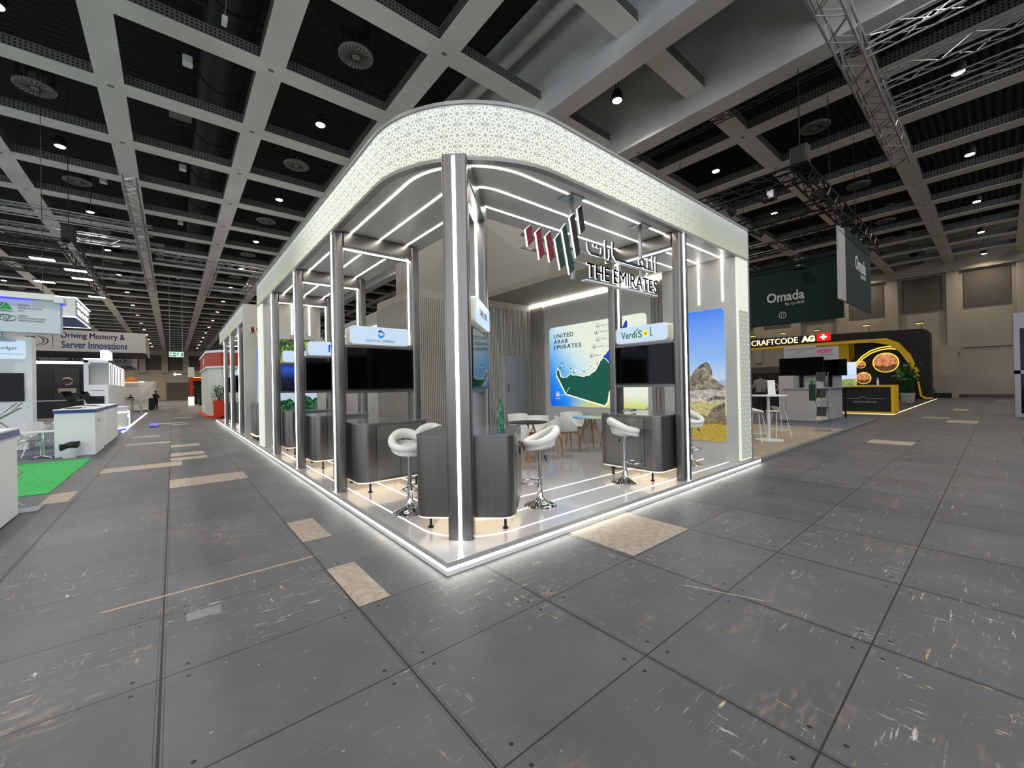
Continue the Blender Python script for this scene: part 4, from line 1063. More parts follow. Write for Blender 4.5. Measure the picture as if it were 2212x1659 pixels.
def shell_chair():
    t = thing('armchair', '', 'chair')
    # white bucket shell: seat pan, back and arms one continuous surface with an outer and inner skin
    b = MB(); n = 44; rows = 9; vs = []; fs = []
    def pt(i, j, off):
        a = -PI / 2 + 2 * PI * i / n; bk = .5 + .5 * math.sin(a - 0.0)    # a=+90deg is the back
        s = math.sin(a)
        rim = .455 + .335 * max(0.0, min(1.0, (s + .72) / 1.15)) ** .8
        f = j / (rows - 1)
        if f < .4: r = f / .4 * .80; z = .445 + .01 * (f / .4) ** 2
        else: g = (f - .4) / .6; r = .80 + .20 * math.sin(g * PI / 2); z = .455 + (rim - .455) * g ** 1.5
        wx = .275 * r + .035 * max(0, (z - .5)); wy = .25 * r + .05 * max(0, (z - .5)) 
        d = off * (1 if f >= .4 else .6)
        return ((wx + d) * math.cos(a), (wy + d) * math.sin(a), z - (off if f < .5 else off * .2))
    for off in (0.0, .012):
        for j in range(rows):
            for i in range(n): vs.append(pt(i, j, off))
    for L in (0, 1):
        o = L * rows * n
        for j in range(rows - 1):
            for i in range(n): fs.append((o + j * n + i, o + j * n + (i + 1) % n, o + (j + 1) * n + (i + 1) % n, o + (j + 1) * n + i))
    o0, o1 = (rows - 1) * n, rows * n + (rows - 1) * n
    for i in range(n): fs.append((o0 + i, o0 + (i + 1) % n, o1 + (i + 1) % n, o1 + i))
    b.add(vs, fs); b.build('shell', 'shell_white', t, True)
    for sx in (-1, 1):
        for sy in (-1, 1):
            b = MB(); b.tube([(sx * .12, sy * .12, .41), (sx * .17, sy * .165, .405), (sx * .20, sy * .20, .36), (sx * .235, sy * .235, 0.0)], [.014, .017, .018, .012], 8); b.build('leg', 'wood_leg', t, True)
    b = MB(); b.box(-.15, .15, -.15, -.115, .405, .425); b.box(-.15, .15, .115, .15, .405, .425); b.box(-.02, .02, -.15, .15, .40, .42); b.build('seat_support', 'wood_leg', t)
    return t
ch = shell_chair()
chairs = [((3.02, 2.72, T), zrot(-.8, -.6), 'white bucket armchair with its back to the corner cabinet, wooden legs'),
          ((4.22, 3.0, T), zrot(.55, -.85), 'white bucket armchair at the glass table, back towards the printed table'),
          ((3.25, 3.98, T), zrot(-.8, .6), 'white bucket armchair behind the green bottle at the glass table'),
          ((4.75, 4.55, T), zrot(.2, 1), 'white bucket armchair farthest back, below the flush door'),
          ((4.55, 3.75, T), zrot(.8, .5), 'white bucket armchair on the far side of the glass table'),
          ((5.02, 3.25, T), zrot(-.8, .3), 'white bucket armchair drawn up to the printed table'),
          ((5.95, 3.9, T), zrot(.5, .8), 'white bucket armchair between the printed table and the map'),
          ((6.05, 2.75, T), zrot(.7, -.5), 'white bucket armchair behind the legs of the printed table')]
for i, (p, rz, lb) in enumerate(chairs):
    if i == 0: ch.location = p; ch.rotation_euler = (0, 0, rz); ch['label'] = lb; ch['group'] = 'white armchairs of the lounge'
    else: copy_at(ch, p, rz, lb)
def round_table(loc, top, label, nleg=4, a0=.3):
    t = thing('round_table', label, 'table', loc)
    b = MB(); b.lathe([(0, .735), (.395, .735), (.40, .742), (.40, .75), (0, .752)], n=48); b.build('table_top', top, t, True)
    for i in range(nleg):
        a = a0 + 2 * PI * i / nleg; c, s = math.cos(a), math.sin(a)
        b = MB(); b.tube([(.10 * c, .10 * s, .70), (.29 * c, .29 * s, 0)], [.019, .014], 8); b.build('leg', 'wood_leg', t, True)
    b = MB()
    for i in range(nleg):
        a = a0 + 2 * PI * i / nleg; a2 = a0 + 2 * PI * (i + 1) / nleg
        b.tube([(.11 * math.cos(a), .11 * math.sin(a), .66), (.18 * math.cos(a2), .18 * math.sin(a2), .42)], .004, 5)
        b.tube([(.11 * math.cos(a2), .11 * math.sin(a2), .66), (.18 * math.cos(a), .18 * math.sin(a), .42)], .004, 5)
        b.tube([(.05 * math.cos(a), .05 * math.sin(a), .735), (.12 * math.cos(a), .12 * math.sin(a), .70)], .012, 6)
    b.lathe([(0, .722), (.11, .722), (.11, .735), (0, .735)], n=20); b.build('wire_brace', 'black_metal', t)
    return t
round_table((3.74, 3.12, T), 'glass_dark', 'round table with dark glass top among the white armchairs', 4, .9)
round_table((5.45, 2.92, T), 'table_print', 'round table printed blue to yellow on wooden legs', 4, .45)

bt = thing('water_bottle', 'green plastic water bottle standing on the corner cabinet', 'bottle', (.93, .42, T + 1.0))
b = MB(); b.lathe([(0, .004), (.036, .0), (.042, .012), (.042, .05), (.039, .06), (.042, .07), (.042, .15), (.037, .165), (.033, .175), (.038, .19), (.041, .2), (.041, .235), (.034, .27), (.02, .30), (.0145, .31), (.0145, .33)], n=32); b.build('bottle_body', 'bottle_green', bt, True)
b = MB(); b.lathe([(0, .006), (.034, .006), (.039, .014), (.039, .105), (0, .105)], n=32); b.build('water', 'water', bt, True)
b = MB(); b.lathe([(.0165, .325), (.0165, .347), (0, .348)], n=20); b.build('cap', 'cap_green', bt, True)
b = MB(); b.lathe([(.0425, .085), (.0425, .14)], n=32); b.build('label_band', 'label_green', bt, True)
rng = random.Random(11)
cf_ = MB()
for q in range(9):
    cx, cy, cz = 3.95 + rng.random() * .28, .50 + rng.random() * .12, T + 1.015 + rng.random() * .03
    P = [(cx + rng.uniform(-.05, .05), cy + rng.uniform(-.05, .05), cz + rng.uniform(-.012, .045)) for _ in range(7)]
    cf_.add(P, [(0, 1, 2), (0, 2, 3), (0, 3, 4), (0, 4, 5), (0, 5, 6), (1, 3, 5), (2, 4, 6)])
tag(cf_.build('crumpled_foil', 'crumple', recalc=False), 'crumpled silver foil lying on the steel cabinet beside the desert picture', 'foil').location = (0, .35, 0)

# ------------------------------------------------------------------ trusses
def truss(b, p0, p1, s=.29, r=.024, br=.010, pitch=.5, nd=5):
    p0, p1 = Vector(p0), Vector(p1); d = (p1 - p0); L = d.length; d.normalize()
    x = d.cross(Vector((0, 0, 1))).normalized() if abs(d.z) < .9 else Vector((1, 0, 0)); y = x.cross(d).normalized()
    cs = [(x * sx + y * sy) * s / 2 for sx, sy in ((-1, -1), (1, -1), (1, 1), (-1, 1))]
    for c in cs: b.tube([p0 + c, p1 + c], r, 6)
    n = max(1, int(L / pitch))
    for i in range(n):
        a, e = p0 + d * (L * i / n), p0 + d * (L * (i + 1) / n)
        for k in range(4):
            c0, c1 = cs[k], cs[(k + 1) % 4]
            if i % 2: c0, c1 = c1, c0
            b.tube([a + c0, e + c1], br, nd, cap=False)
def truss_thing(label, runs, m, **kw):
    b = MB()
    for p0, p1 in runs: truss(b, p0, p1, **kw)
    o = b.build('lighting_truss', m, recalc=False); return tag(o, label, 'truss')
truss_thing('heavy silver truss running from above the camera towards the far wall', [((5.0, -.98, 9.0), (17.3, -.98, 9.0))], 'truss_silver', s=.42, r=.03, br=.014)
for i, (x, y0, y1) in enumerate(((10.3, -8, -1.2), (12.05, -9, -1.2), (13.5, -9, -1.2))):
    truss_thing(('first', 'second', 'third')[i] + ' light silver truss crossing under the ceiling beside the heavy truss', [((x, y0, 9.05), (x, y1, 9.05))], 'truss_silver', s=.3, r=.022)
b = MB(); truss(b, (11.3, -1, 9.7), (11.3, 7, 9.7), .16, .016, .008, .4); tag(b.build('lighting_truss', 'duct_black', recalc=False), 'thin dark rail fixed along the deep white ceiling beam', 'truss')
truss_thing('silver truss crossing above the aisle, nearest of the crossing ones', [((-16, 21.8, 9.0), (-2.4, 21.8, 9.0))], 'truss_silver', s=.38, r=.028)
truss_thing('second silver truss crossing above the aisle farther on', [((-16, 24.6, 9.0), (-2.0, 24.6, 9.0))], 'truss_silver', s=.38, r=.028)
truss_thing('silver truss hanging lengthwise below the ceiling beam over the booths', [((-2.85, 16.3, 9.0), (-2.85, 36, 9.0))], 'truss_silver', s=.36, r=.028)
truss_thing('thin silver truss crossing toward the glowing canopy', [((-2.4, 26.2, 9.0), (6, 26.2, 9.0))], 'truss_silver', s=.26, r=.02)
truss_thing('short silver truss hung by chains over the stand', [((.3, 26.2, 9.0), (.3, 36.5, 9.0))], 'truss_silver', s=.26, r=.02)
truss_thing('short silver truss beside the chained one over the stand', [((2.4, 26.4, 9.0), (2.4, 34, 9.0))], 'truss_silver', s=.26, r=.02)
truss_thing('long thin silver truss far down the hall', [((-20, 34, 9.2), (6, 34, 9.2))], 'truss_silver', s=.3, r=.02)
# black rig of the green banners
bk = [((10.9, .25, 7.0), (20.2, .25, 7.0)), ((10.9, .25, 7.0), (10.9, 8, 7.0)), ((13.8, .25, 7.0), (13.8, 8, 7.0)), ((17.0, .25, 7.0), (17.0, 8, 7.0)), ((20.0, .25, 7.0), (20.0, 9, 7.0))]
truss_thing('black lighting rig carrying the green banners', bk, 'black_metal', s=.36, r=.03, br=.014, pitch=.42)
rig = bpy.data.objects['lighting_truss.%03d' % (len([o for o in bpy.data.objects if o.name.startswith('lighting_truss')]) - 1)]
def hoist(x, y, z, label):
    t = thing('chain_hoist', label, 'hoist', (x, y, z)); b = MB(); b.prism(FLAT, rrect(-.17, .17, -.2, .2, .05), .2, .65); b.build('motor', 'black_matte', t, True); b = MB(); b.tube([(0, 0, .65), (0, 0, 10.3 - z)], .012, 6); b.build('chain', 'black_matte', t)
hoist(10.9, .25, 7.0, 'black chain hoist holding the near corner of the black rig')
for x, y in ((13.8, .25), (17.2, .25), (20, .25), (13.8, 5), (17, 5), (20, 5), (10.9, 5)): b = MB(); b.tube([(x, y, 7.2), (x, y, 10.4)], .01, 5); b.build('suspension_wire', 'black_matte', rig)
sp = thing('spotlight', 'black spotlight clamped under the black rig', 'spotlight', (11.9, .25, 6.7), group='spotlights under the black rig')
b = MB(); b.tube([(0, 0, .15), (0, 0, 0)], .015, 6); b.tube([(0, 0, 0), (-.05, -.1, -.02), (-.1, -.25, -.12)], [.06, .09, .11], 12); b.build('body', 'black_matte', sp, True)
for p, r in (((10.9, 1.3, 6.7), .4), ((10.9, 2.1, 6.7), 1.6), ((13.8, 2.4, 6.7), .2)): copy_at(sp, p, r)
sg = thing('spotlight', 'white-fronted work lamp clamped under the black rig near its corner', 'spotlight', (11.0, .95, 6.75))
b = MB(); b.box(-.12, .12, -.1, .1, -.18, .08); b.build('body', 'black_matte', sg); b = MB(); b.box(-.13, -.12, -.08, .08, -.15, .05); b.build('lens', 'plastic_white', sg)
# rig over the left booths
truss_thing('dark rig with floodlights above the white booths', [((-9, 17, 6.6), (-4.4, 17, 6.6)), ((-4.4, 17, 6.6), (-4.4, 26, 6.6)), ((-9, 21, 6.6), (-4.4, 21, 6.6))], 'black_metal', s=.34, r=.03, pitch=.45)
rig2 = [o for o in bpy.data.objects if o.name.startswith('lighting_truss') and o.get('label', '').startswith('dark rig')][0]
hoist(-4.4, 17, 6.6, 'black chain hoist above the dark rig over the white booths')
for x, y in ((-4.4, 22), (-4.4, 26), (-8, 17)): b = MB(); b.tube([(x, y, 6.7), (x, y, 10.4)], .012, 5); b.build('suspension_wire', 'black_matte', rig2)
fd = thing('floodlight', 'bright white flat floodlight hanging from the rig over the white booths', 'floodlight', (-5.0, 17.0, 6.05), group='floodlights over the white booths')
b = MB(); b.box(-.3, .3, -.16, .16, 0, .06); b.build('housing', 'black_matte', fd); b = MB(); b.box(-.27, .27, -.13, .13, -.01, 0.0); b.build('lens', 'spot_glow', fd); b = MB(); b.tube([(0, 0, .06), (0, 0, .4)], .02, 6); b.build('bracket', 'black_metal', fd)
for p in [(-6.3, 17.0, 6.05), (-7.6, 17.0, 6.05), (-7.2, 21.0, 6.05), (-4.4, 19.6, 6.05), (-5.6, 21.0, 6.05), (-4.4, 23.5, 6.05), (-4.4, 18.2, 6.05)]: copy_at(fd, p)
for x, y in ((-6.0, 17.3), (-5.0, 21.3)):
    la = bpy.data.lights.new('flood_light', 'AREA'); la.shape = 'RECTANGLE'; la.size = .5; la.size_y = .25; la.energy = 110; la.color = (.85, .93, 1.0)
    o = bpy.data.objects.new('flood_light', la); COL.objects.link(o); o.location = (x, y, 5.95)

# ------------------------------------------------------------------ booths across the aisle (towards -x)
def flat_carpet(name, x0, x1, y0, y1, m, label, z=.012):
    b = MB(); b.box(x0, x1, y0, y1, .0, z); return tag(b.build(name, m), label, 'carpet')
flat_carpet('green_carpet', -12, -3.34, 6.86, 11.46, 'carpet_green', 'bright green carpet laid beside the aisle')
flat_carpet('grey_carpet', -14, -3.38, 11.5, 21.0, 'carpet_grey', 'grey carpet under the white booth counters')
flat_carpet('grey_carpet', -14, -3.38, 21.3, 40.0, 'carpet_grey', 'grey booth carpet behind the hexagonal lit counter')
def booth_counter(loc, w, d, h, label, blue=True):
    t = thing('booth_counter', label, 'counter', loc)
    MB().box(0, w, 0, d, .02, h - .10).build('body', 'booth_white', t)
    MB().box(-.02, w + .02, -.02, d + .02, h - .10, h - .02).build('blue_band', 'counter_blue', t)
    MB().box(-.02, w + .02, -.02, d + .02, h - .02, h).build('worktop', 'booth_white', t)
    return t
booth_counter((-5.2, 3.7, 0), 1.82, 1.68, 1.17, 'white booth counter with blue band, closest to the camera beside the green carpet')
q = booth_counter((-4.07, 12.16, 0), .72, 1.7, 1.22, 'white booth counter with blue band standing beside the waste bin')
text('lettering', 'EM', Fr((-3.35, 12.6, .82), (0, 1, 0)), 0, 0, .5, .12, 'banner_grey', None, .004).parent = q
for ch_ in q.children:
    if ch_.name.startswith('lettering'): ch_.location = Vector((4.07, -12.16, 0))
booth_counter((-4.15, 14.6, 0), .77, 3.6, 1.22, 'long white booth counter with blue band behind the bin counter')
def tablet(loc, rz, label):
    t = thing('tablet_stand', label, 'tablet', loc, rz)
    b = MB(Matrix.Rotation(-.5, 4, 'X')); b.box(-.16, .16, -.012, .012, .08, .52); b.build('screen', 'screen_black', t)
    b = MB(); b.tube([(0, .0, .3), (0, .28, .02), (0, -.1, .02)], .012, 6); b.box(-.12, .12, -.12, .2, 0, .012); b.build('stand', 'black_metal', t)
    return t
tablet((-3.75, 12.8, 1.22), 1.1, 'black tablet on a tilted stand, on the counter by the bin')
tablet((-3.75, 15.6, 1.22), 1.1, 'black tablet on a tilted stand, on the long counter farther back')
# waste bin
wb_ = thing('waste_bin', 'white waste bin with black bag folded over its rim, beside the green carpet', 'bin', (-3.78, 11.92, .012))
b = MB(); b.lathe([(.12, 0), (.125, .01), (.17, .30), (.165, .30)], n=28); b.build('bin_body', 'bin_white', wb_, True)
b = MB(); vs = []
for j, (r, z) in enumerate(((.172, .24), (.182, .28), (.188, .35), (.175, .37), (.15, .30), (0, .12))):
    for i in range(28):
        a = 2 * PI * i / 28; vs.append((r * math.cos(a) * (1 + .03 * math.sin(5 * a + j)), r * math.sin(a), z + .02 * math.sin(3 * a + j) + .03 * math.cos(a)))
b.add(vs, [(j * 28 + i, j * 28 + (i + 1) % 28, (j + 1) * 28 + (i + 1) % 28, (j + 1) * 28 + i) for j in range(5) for i in range(28)]); b.build('bin_bag', 'bag_black', wb_, True)
# zigzag literature stands
def zigzag(loc, label, h=1.45, sc=1.0):
    t = thing('literature_stand', label, 'brochure stand', loc)
    b = MB(); n = 6
    for y in (-.14, .14):
        b = MB(); b.tube([(0 if i % 2 else .22, y, .05 + h * i / n) for i in range(n + 1)], .012, 6); b.build('folding_frame', 'truss_silver', t)
    for i in range(0, n, 2):
        z0 = .05 + h * (i + 1) / n; b = MB(); b.add([(-.0, -.13, z0), (.22, -.13, z0 + .16), (.22, .13, z0 + .16), (0, .13, z0), (-.0, -.13, z0 + .01), (.22, -.13, z0 + .17), (.22, .13, z0 + .17), (0, .13, z0 + .01)], [(0, 1, 2, 3), (4, 5, 6, 7), (0, 1, 5, 4), (1, 2, 6, 5), (2, 3, 7, 6), (3, 0, 4, 7)]); b.build('tray', 'truss_silver', t)
    b = MB(); b.box(-.05, .4, -.18, .18, 0, .02); b.build('foot', 'truss_silver', t)
    return t
zigzag((-3.62, 5.62, 0), 'folding steel literature stand behind the closest booth counter')
# moulded chairs with wire legs
def wire_chair():
    t = thing('wire_leg_chair', '', 'chair')
    b = MB(); n, m_ = 15, 18; vs = []
    for j in range(m_ + 1):
        f = j / m_
        if f < .5: y = -.22 + .40 * f / .5; z = .44 - .03 * math.sin(PI * f / .5); wd = .23
        else: g = (f - .5) / .5; y = .18 + .10 * g; z = .44 + .38 * g; wd = .23 - .03 * g ** 3
        for i in range(n + 1):
            u = i / n * 2 - 1; arm = max(0, 1 - abs(f - .52) / .42)
            vs.append((u * (wd + .05 * arm), y - .05 * abs(u) ** 3 * (1 if f > .5 else 0), z + .16 * arm * abs(u) ** 4))
    k = len(vs); vs += [(x, y + .0, z - .012) for x, y, z in vs]
    fs = [(o + j * (n + 1) + i, o + j * (n + 1) + i + 1, o + (j + 1) * (n + 1) + i + 1, o + (j + 1) * (n + 1) + i) for o in (0, k) for j in range(m_) for i in range(n)]
    b.add(vs, fs); b.build('shell', 'shell_white', t, True)
    for sx in (-1, 1):
        for sy in (-1, 1):
            b = MB(); b.tube([(sx * .10, sy * .10, .40), (sx * .20, sy * .19, 0)], .008, 6); b.build('leg', 'chrome', t, True)
    b = MB()
    for p, q2 in (((-.17, -.16, .12), (.13, .12, .28)), ((.17, -.16, .12), (-.13, .12, .28)), ((-.18, .17, .09), (.13, -.12, .28)), ((.18, .17, .09), (-.13, -.12, .28))): b.tube([p, q2], .005, 5)
    b.tube([(-.10, -.10, .40), (.10, .10, .40)], .006, 5); b.tube([(.10, -.10, .40), (-.10, .10, .40)], .006, 5); b.build('wire_bracing', 'chrome', t)
    return t
wc = wire_chair()
for i, (p, rz, lb) in enumerate([((-4.5, 13.0, .012), -1.9, 'pale moulded chair on wire legs turned sideways, nearest the small round table'), ((-4.42, 15.2, .012), 3.6, 'white moulded chair right behind the bin counter'),
                                 ((-4.85, 15.0, .012), 3.0, 'white moulded chair beside the one behind the bin counter'), ((-5.15, 12.9, .014), 1.4, 'white moulded chair partly hidden by the closest booth counter')]):
    if i == 0: wc.location = p; wc.rotation_euler = (0, 0, rz); wc['label'] = lb; wc['group'] = 'moulded chairs with wire legs'
    else: copy_at(wc, p, rz, lb)
tb = thing('pedestal_table', 'small white round table on a chrome column beside the bin counter', 'table', (-4.3, 12.4, .012))
b = MB(); b.lathe([(0, .65), (.30, .65), (.31, .66), (.31, .675), (0, .68)], n=40); b.build('table_top', 'booth_white', tb, True)
b = MB(); b.lathe([(.03, 0.04), (.03, .65)], n=16)
for i in range(4): a = PI / 4 + PI / 2 * i; b.tube([(0, 0, .06), (.27 * math.cos(a), .27 * math.sin(a), .015)], [.02, .012], 8)
b.build('pedestal', 'chrome', tb, True)

# tower wall with screen and big lightbox header
tw = thing('booth_tower', 'tall white booth wall with a lit company panel and a big black screen', 'booth wall')
b = MB(); b.box(-9, -5.02, 15.6, 16.1, 0, 3.35); b.build('wall_body', 'booth_white', tw)
ft = Fr((-9, 15.6, 0), (1, 0, 0))
b = MB(); b.prism(ft, rrect(1.0, 3.86, 2.68, 3.22, .04), 0, .06); b.build('lightbox', 'sign_face', tw)
text('lettering', 'Ledger', ft, 3.34, 2.92, .38, .13, 'ink_dark', tw, .004, .06); text('lettering', 'for Global Supply Chains', ft, 3.22, 2.80, .6, .04, 'ink_dark', tw, .003, .06)
b = MB(); b.prism(ft, [(1.4, 1.43), (3.83, 1.43), (3.83, 2.26), (1.4, 2.26)], 0, .05); b.build('screen', 'screen_black', tw)
b = MB(); b.prism(ft, [(0, .62), (4.0, .62), (4.0, .64), (0, .64)], 0, .015); b.build('seam', 'banner_grey', tw)
b = MB(); b.box(-7, -5.05, 15.3, 15.6, 0, .6); b.build('plinth_box', 'booth_white', tw)
hdr = thing('booth_header', 'white box header of the booth with green mountain logo and blue rim light', 'header sign')
b = MB(); b.box(-9, -4.2, 14.0, 14.35, 3.32, 4.28); b.build('case', 'booth_cool', hdr)
b = MB(); b.box(-9, -4.3, 13.9, 14.0, 4.24, 4.40); b.box(-4.3, -4.12, 13.9, 14.35, 4.18, 4.34); b.build('cornice', 'booth_white', hdr)
b = MB(); b.box(-9, -4.75, 13.94, 13.99, 4.215, 4.24); b.box(-4.2, -4.15, 14.0, 14.3, 4.16, 4.18); b.build('led_line', 'led_blue', hdr)
b = MB(); b.box(-9, -5.3, 14.1, 15.55, 3.18, 3.32); b.build('stepped_base', 'booth_cool', hdr)
fh = Fr((-5.46, 14.0, 3.3), (1, 0, 0)); fh.r = fh.r * .8
poly_part('logo_mark', fh, [(.18, .62), (.36, .80), (.5, .62)], 0, .01, 'carpet_green', hdr)
b = MB(); b.prism(fh, [(.08, .64), (.22, .80), (.25, .80), (.12, .64)], 0, .01); b.prism(fh, [(.14, .64), (.28, .80), (.31, .80), (.18, .64)], 0, .01); b.prism(fh, [(.1, .58), (.5, .56), (.5, .575), (.1, .60)], 0, .01); b.build('logo_mark', 'cap_green', hdr)
for i, (s_, wd) in enumerate((('DAEGU', .26), ('METROPOLITAN', .55), ('CITY', .16))): text('lettering', s_, fh, .6, .73 - .08 * i, wd, .05, 'ink_dark', hdr, .004)
text('lettering', 'DIP', fh, .2, .32, .26, .12, 'ink_dark', hdr, .004, 0, shear=.2)
b = MB(); P = [(.3 + .27 * math.cos(a * PI / 12), .38 + .085 * math.sin(a * PI / 12)) for a in range(-6, 13)]
for i in range(len(P) - 1): b.prism(fh, [P[i], P[i + 1], (P[i + 1][0], P[i + 1][1] + .018), (P[i][0], P[i][1] + .018)], 0, .006)
b.build('logo_mark', 'ink_dark', hdr)
for i, (s_, wd) in enumerate((('DAEGU', .2), ('DIGITAL INNOVATION', .6), ('PROMOTION AGENCY', .58))): text('lettering', s_, fh, .62, .44 - .065 * i, wd, .045, 'ink_dark', hdr, .004)
for x in (-4.55, -6.6):
    b = MB(); b.tube([(x, 14.2, 4.3), (x, 14.2, 10.3)], .008, 5); b.build('suspension_wire', 'duct_black', hdr)
hs = thing('header_sign', 'hanging header with chamfered corner, blue lower panel and white light outline', 'header sign')
b = MB(); b.box(-9, -4.6, 19.64, 23.1, 4.56, 5.30); b.build('case', 'banner_grey', hs)
b = MB(); b.box(-8.95, -4.65, 19.7, 23.05, 4.545, 4.56); b.build('blue_base', 'counter_blue', hs)
b = MB(); b.tube([(-9, 19.62, 4.55), (-4.58, 19.62, 4.55), (-4.58, 23.1, 4.55), (-9, 23.1, 4.55)], .018, 6); b.build('led_line', 'led_soft', hs)
b = MB(); b.tube([(-9, 19.62, 5.30), (-4.58, 19.62, 5.30), (-4.58, 23.1, 5.30)], .018, 6); b.build('led_line', 'led_soft', hs)
fs_ = Fr((-4.595, 19.9, 4.7), (0, 1, 0)); text('lettering', 'INNO', fs_, .1, .30, 2.6, .18, 'exit_white', hs, .02); text('lettering', 'BLOCK', fs_, .1, .02, 2.6, .18, 'exit_white', hs, .02)
# tall white tower with light arches and lit counter
ta = thing('arched_tower', 'tall white tower topped with rows of glowing arches beside the aisle', 'booth wall')
b = MB(); b.box(-4.69, -3.95, 22, 22.2, .0, 2.0); b.box(-4.69, -4.55, 22, 22.2, 2.0, 3.05); b.box(-4.69, -3.95, 22, 22.2, 2.95, 3.1); b.box(-4.69, -3.95, 22.2, 30, .0, 2.0); b.build('wall_body', 'booth_white', ta)
for i in range(5):
    y = 22.3 + i * 1.5
    b = MB(); b.prism(Fr((-3.95, y, 0), (0, 1, 0)), [(.05, 2.0), (.15, 2.0), (.15, 2.9), (.9, 2.9), (.9, 2.0), (1.0, 2.0), (1.0, 3.02), (.05, 3.02)], -.6, .0); b.build('arch', 'banner_grey', ta)
for i in range(5):
    y = 22.3 + i * 1.5; b = MB(); b.tube([(-3.93, y + .1, 2.0), (-3.93, y + .1, 2.85), (-3.93, y + .25, 2.96), (-3.93, y + .8, 2.96), (-3.93, y + .95, 2.85), (-3.93, y + .95, 2.0)], .018, 6); b.build('light_arch', 'led_dim', ta)
b = MB(); b.tube([(-4.7, 21.97, 3.12), (-4.2, 21.97, 3.12), (-3.95, 22.0, 3.05)], .018, 6); b.build('led_line', 'led_soft', ta)
b = MB(); b.prism(Fr((-3.94, 22.1, 3.15), (0, 1, 0)), [(0, 0), (1.6, 0), (1.6, .35), (0, .35)], -.25, 0); b.build('light_cube', 'cyan_light', ta)
fa = Fr((-4.69, 21.99, 0), (1, 0, 0)); b = MB(); b.prism(fa, [(.17, 1.18), (.62, 1.18), (.62, 1.5), (.17, 1.5)], 0, .03); b.build('screen', 'screen_black', ta)
text('lettering', 'WINNING.ID', fa, .22, 1.72, .38, .05, 'ink_dark', ta, .004)
hc = thing('hexagonal_counter', 'white hexagonal counter outlined in light with purple glow below', 'counter')
hexp = [(-4.3, 20.3), (-3.55, 20.3), (-3.3, 20.8), (-3.3, 22.0), (-3.7, 22.4), (-4.3, 22.4)]
b = MB(); b.prism(FLAT, hexp, .12, .98); b.build('body', 'booth_white', hc)
b = MB(); b.prism(FLAT, [(x * 1.0 + (.03 if x > -4 else 0), y) for x, y in hexp], .98, 1.03); b.build('worktop', 'booth_white', hc)
ring = lambda z, k=0: [(x + (.015 if x > -4 else 0), y - (.015 if y < 20.5 else 0), z) for x, y in hexp]
b = MB(); b.tube(ring(.80)[:4], .018, 6); b.tube(ring(.14)[:4], .02, 6); b.tube([ring(.14)[3], ring(.8)[3]], .018, 6); b.build('led_line', 'led_soft', hc)
b = MB(); b.prism(FLAT, [(-4.25, 20.36), (-3.58, 20.36), (-3.35, 20.82), (-3.35, 22), (-4.25, 22)], .02, .12); b.build('glow_base', 'led_blue', hc)
text('lettering', 'WIN', Fr((-3.29, 21.1, .55), (0, 1, 0)), 0, 0, .5, .13, 'exit_white', hc, .004)
b = MB(); b.box(-3.42, -3.34, 19.9, 40, .0, .03); tag(b.build('light_strip', 'led_soft'), 'white light strip on the floor along the aisle edge of the booths', 'light strip')
b = MB(); b.tube([(-2.62, 22.0, .09), (-2.3, 22.05, .09)], .085, 16); tag(b.build('carpet_roll', 'paper_roll', smooth=True), 'small purple roll lying on the aisle floor', 'roll')
b = MB(); b.tube([(-2.31, 22.04, .09), (-2.29, 22.05, .09)], .05, 12); b.build('roll_core', 'black_matte', bpy.data.objects['carpet_roll'])

# far banners
bn = thing('hanging_banner', 'wide grey box banner reading Driving Memory and Server Innovations', 'banner')
b = MB(); b.box(-17, -3.45, 42, 49.6, 4.86, 6.46); b.build('case', 'banner_grey', bn)
b = MB(); b.box(-16.9, -3.5, 42.1, 49.5, 4.84, 4.86); b.build('underside', 'banner_under', bn)
f = Fr((-9.9, 42, 4.86), (1, 0, 0))
text('lettering', 'Driving Memory &', f, 1.75, .88, 3.45, .56, 'ink_navy', bn, .01, bold=.02); text('lettering', 'Server Innovations', f, 1.75, .24, 3.6, .54, 'ink_navy', bn, .01, bold=.02)
text('lettering', 'en', f, -.05, .75, .5, .3, 'banner_under', bn, .01, bold=.02, shear=.2)
b = MB(); P = [(.1 + .75 * math.cos(a * PI / 14), .75 + .38 * math.sin(a * PI / 14)) for a in range(-10, 6)]; Q = [(.1 + .95 * math.cos(a * PI / 14), .72 + .42 * math.sin(a * PI / 14)) for a in range(-10, 6)]
for i in range(len(P) - 1): b.prism(f, [P[i], P[i + 1], (P[i + 1][0] + .07, P[i + 1][1]), (P[i][0] + .07, P[i][1])], 0, .01); b.prism(f, [Q[i], Q[i + 1], (Q[i + 1][0] + .07, Q[i + 1][1]), (Q[i][0] + .07, Q[i][1])], 0, .01)
b.prism(f, [(1.3, .25), (1.32, .25), (1.32, 1.4), (1.3, 1.4)], 0, .01); b.build('logo_mark', 'banner_under', bn)
bn2 = thing('hanging_banner', 'lower grey box banner with rows of company names above the dark booth', 'banner')
b = MB(); b.box(-19, -4.75, 50, 58, 4.18, 5.9); b.build('case', 'banner_grey', bn2)
b = MB(); b.box(-18.9, -4.8, 50.1, 57.9, 4.16, 4.18); b.build('underside', 'banner_under', bn2)
f = Fr((-11.4, 50, 4.18), (1, 0, 0))
text('lettering', 'KIA', f, -.2, .35, 1.1, .3, 'banner_under', bn2, .01, bold=.03); text('lettering', 'ASUS', f, 2.3, .35, 1.6, .32, 'banner_under', bn2, .01, bold=.02, shear=.25); text('lettering', 'AMD', f, 5.0, 1.0, .9, .28, 'banner_under', bn2, .01, bold=.03); text('lettering', 'ack', f, 5.5, .33, .9, .35, 'banner_under', bn2, .01)
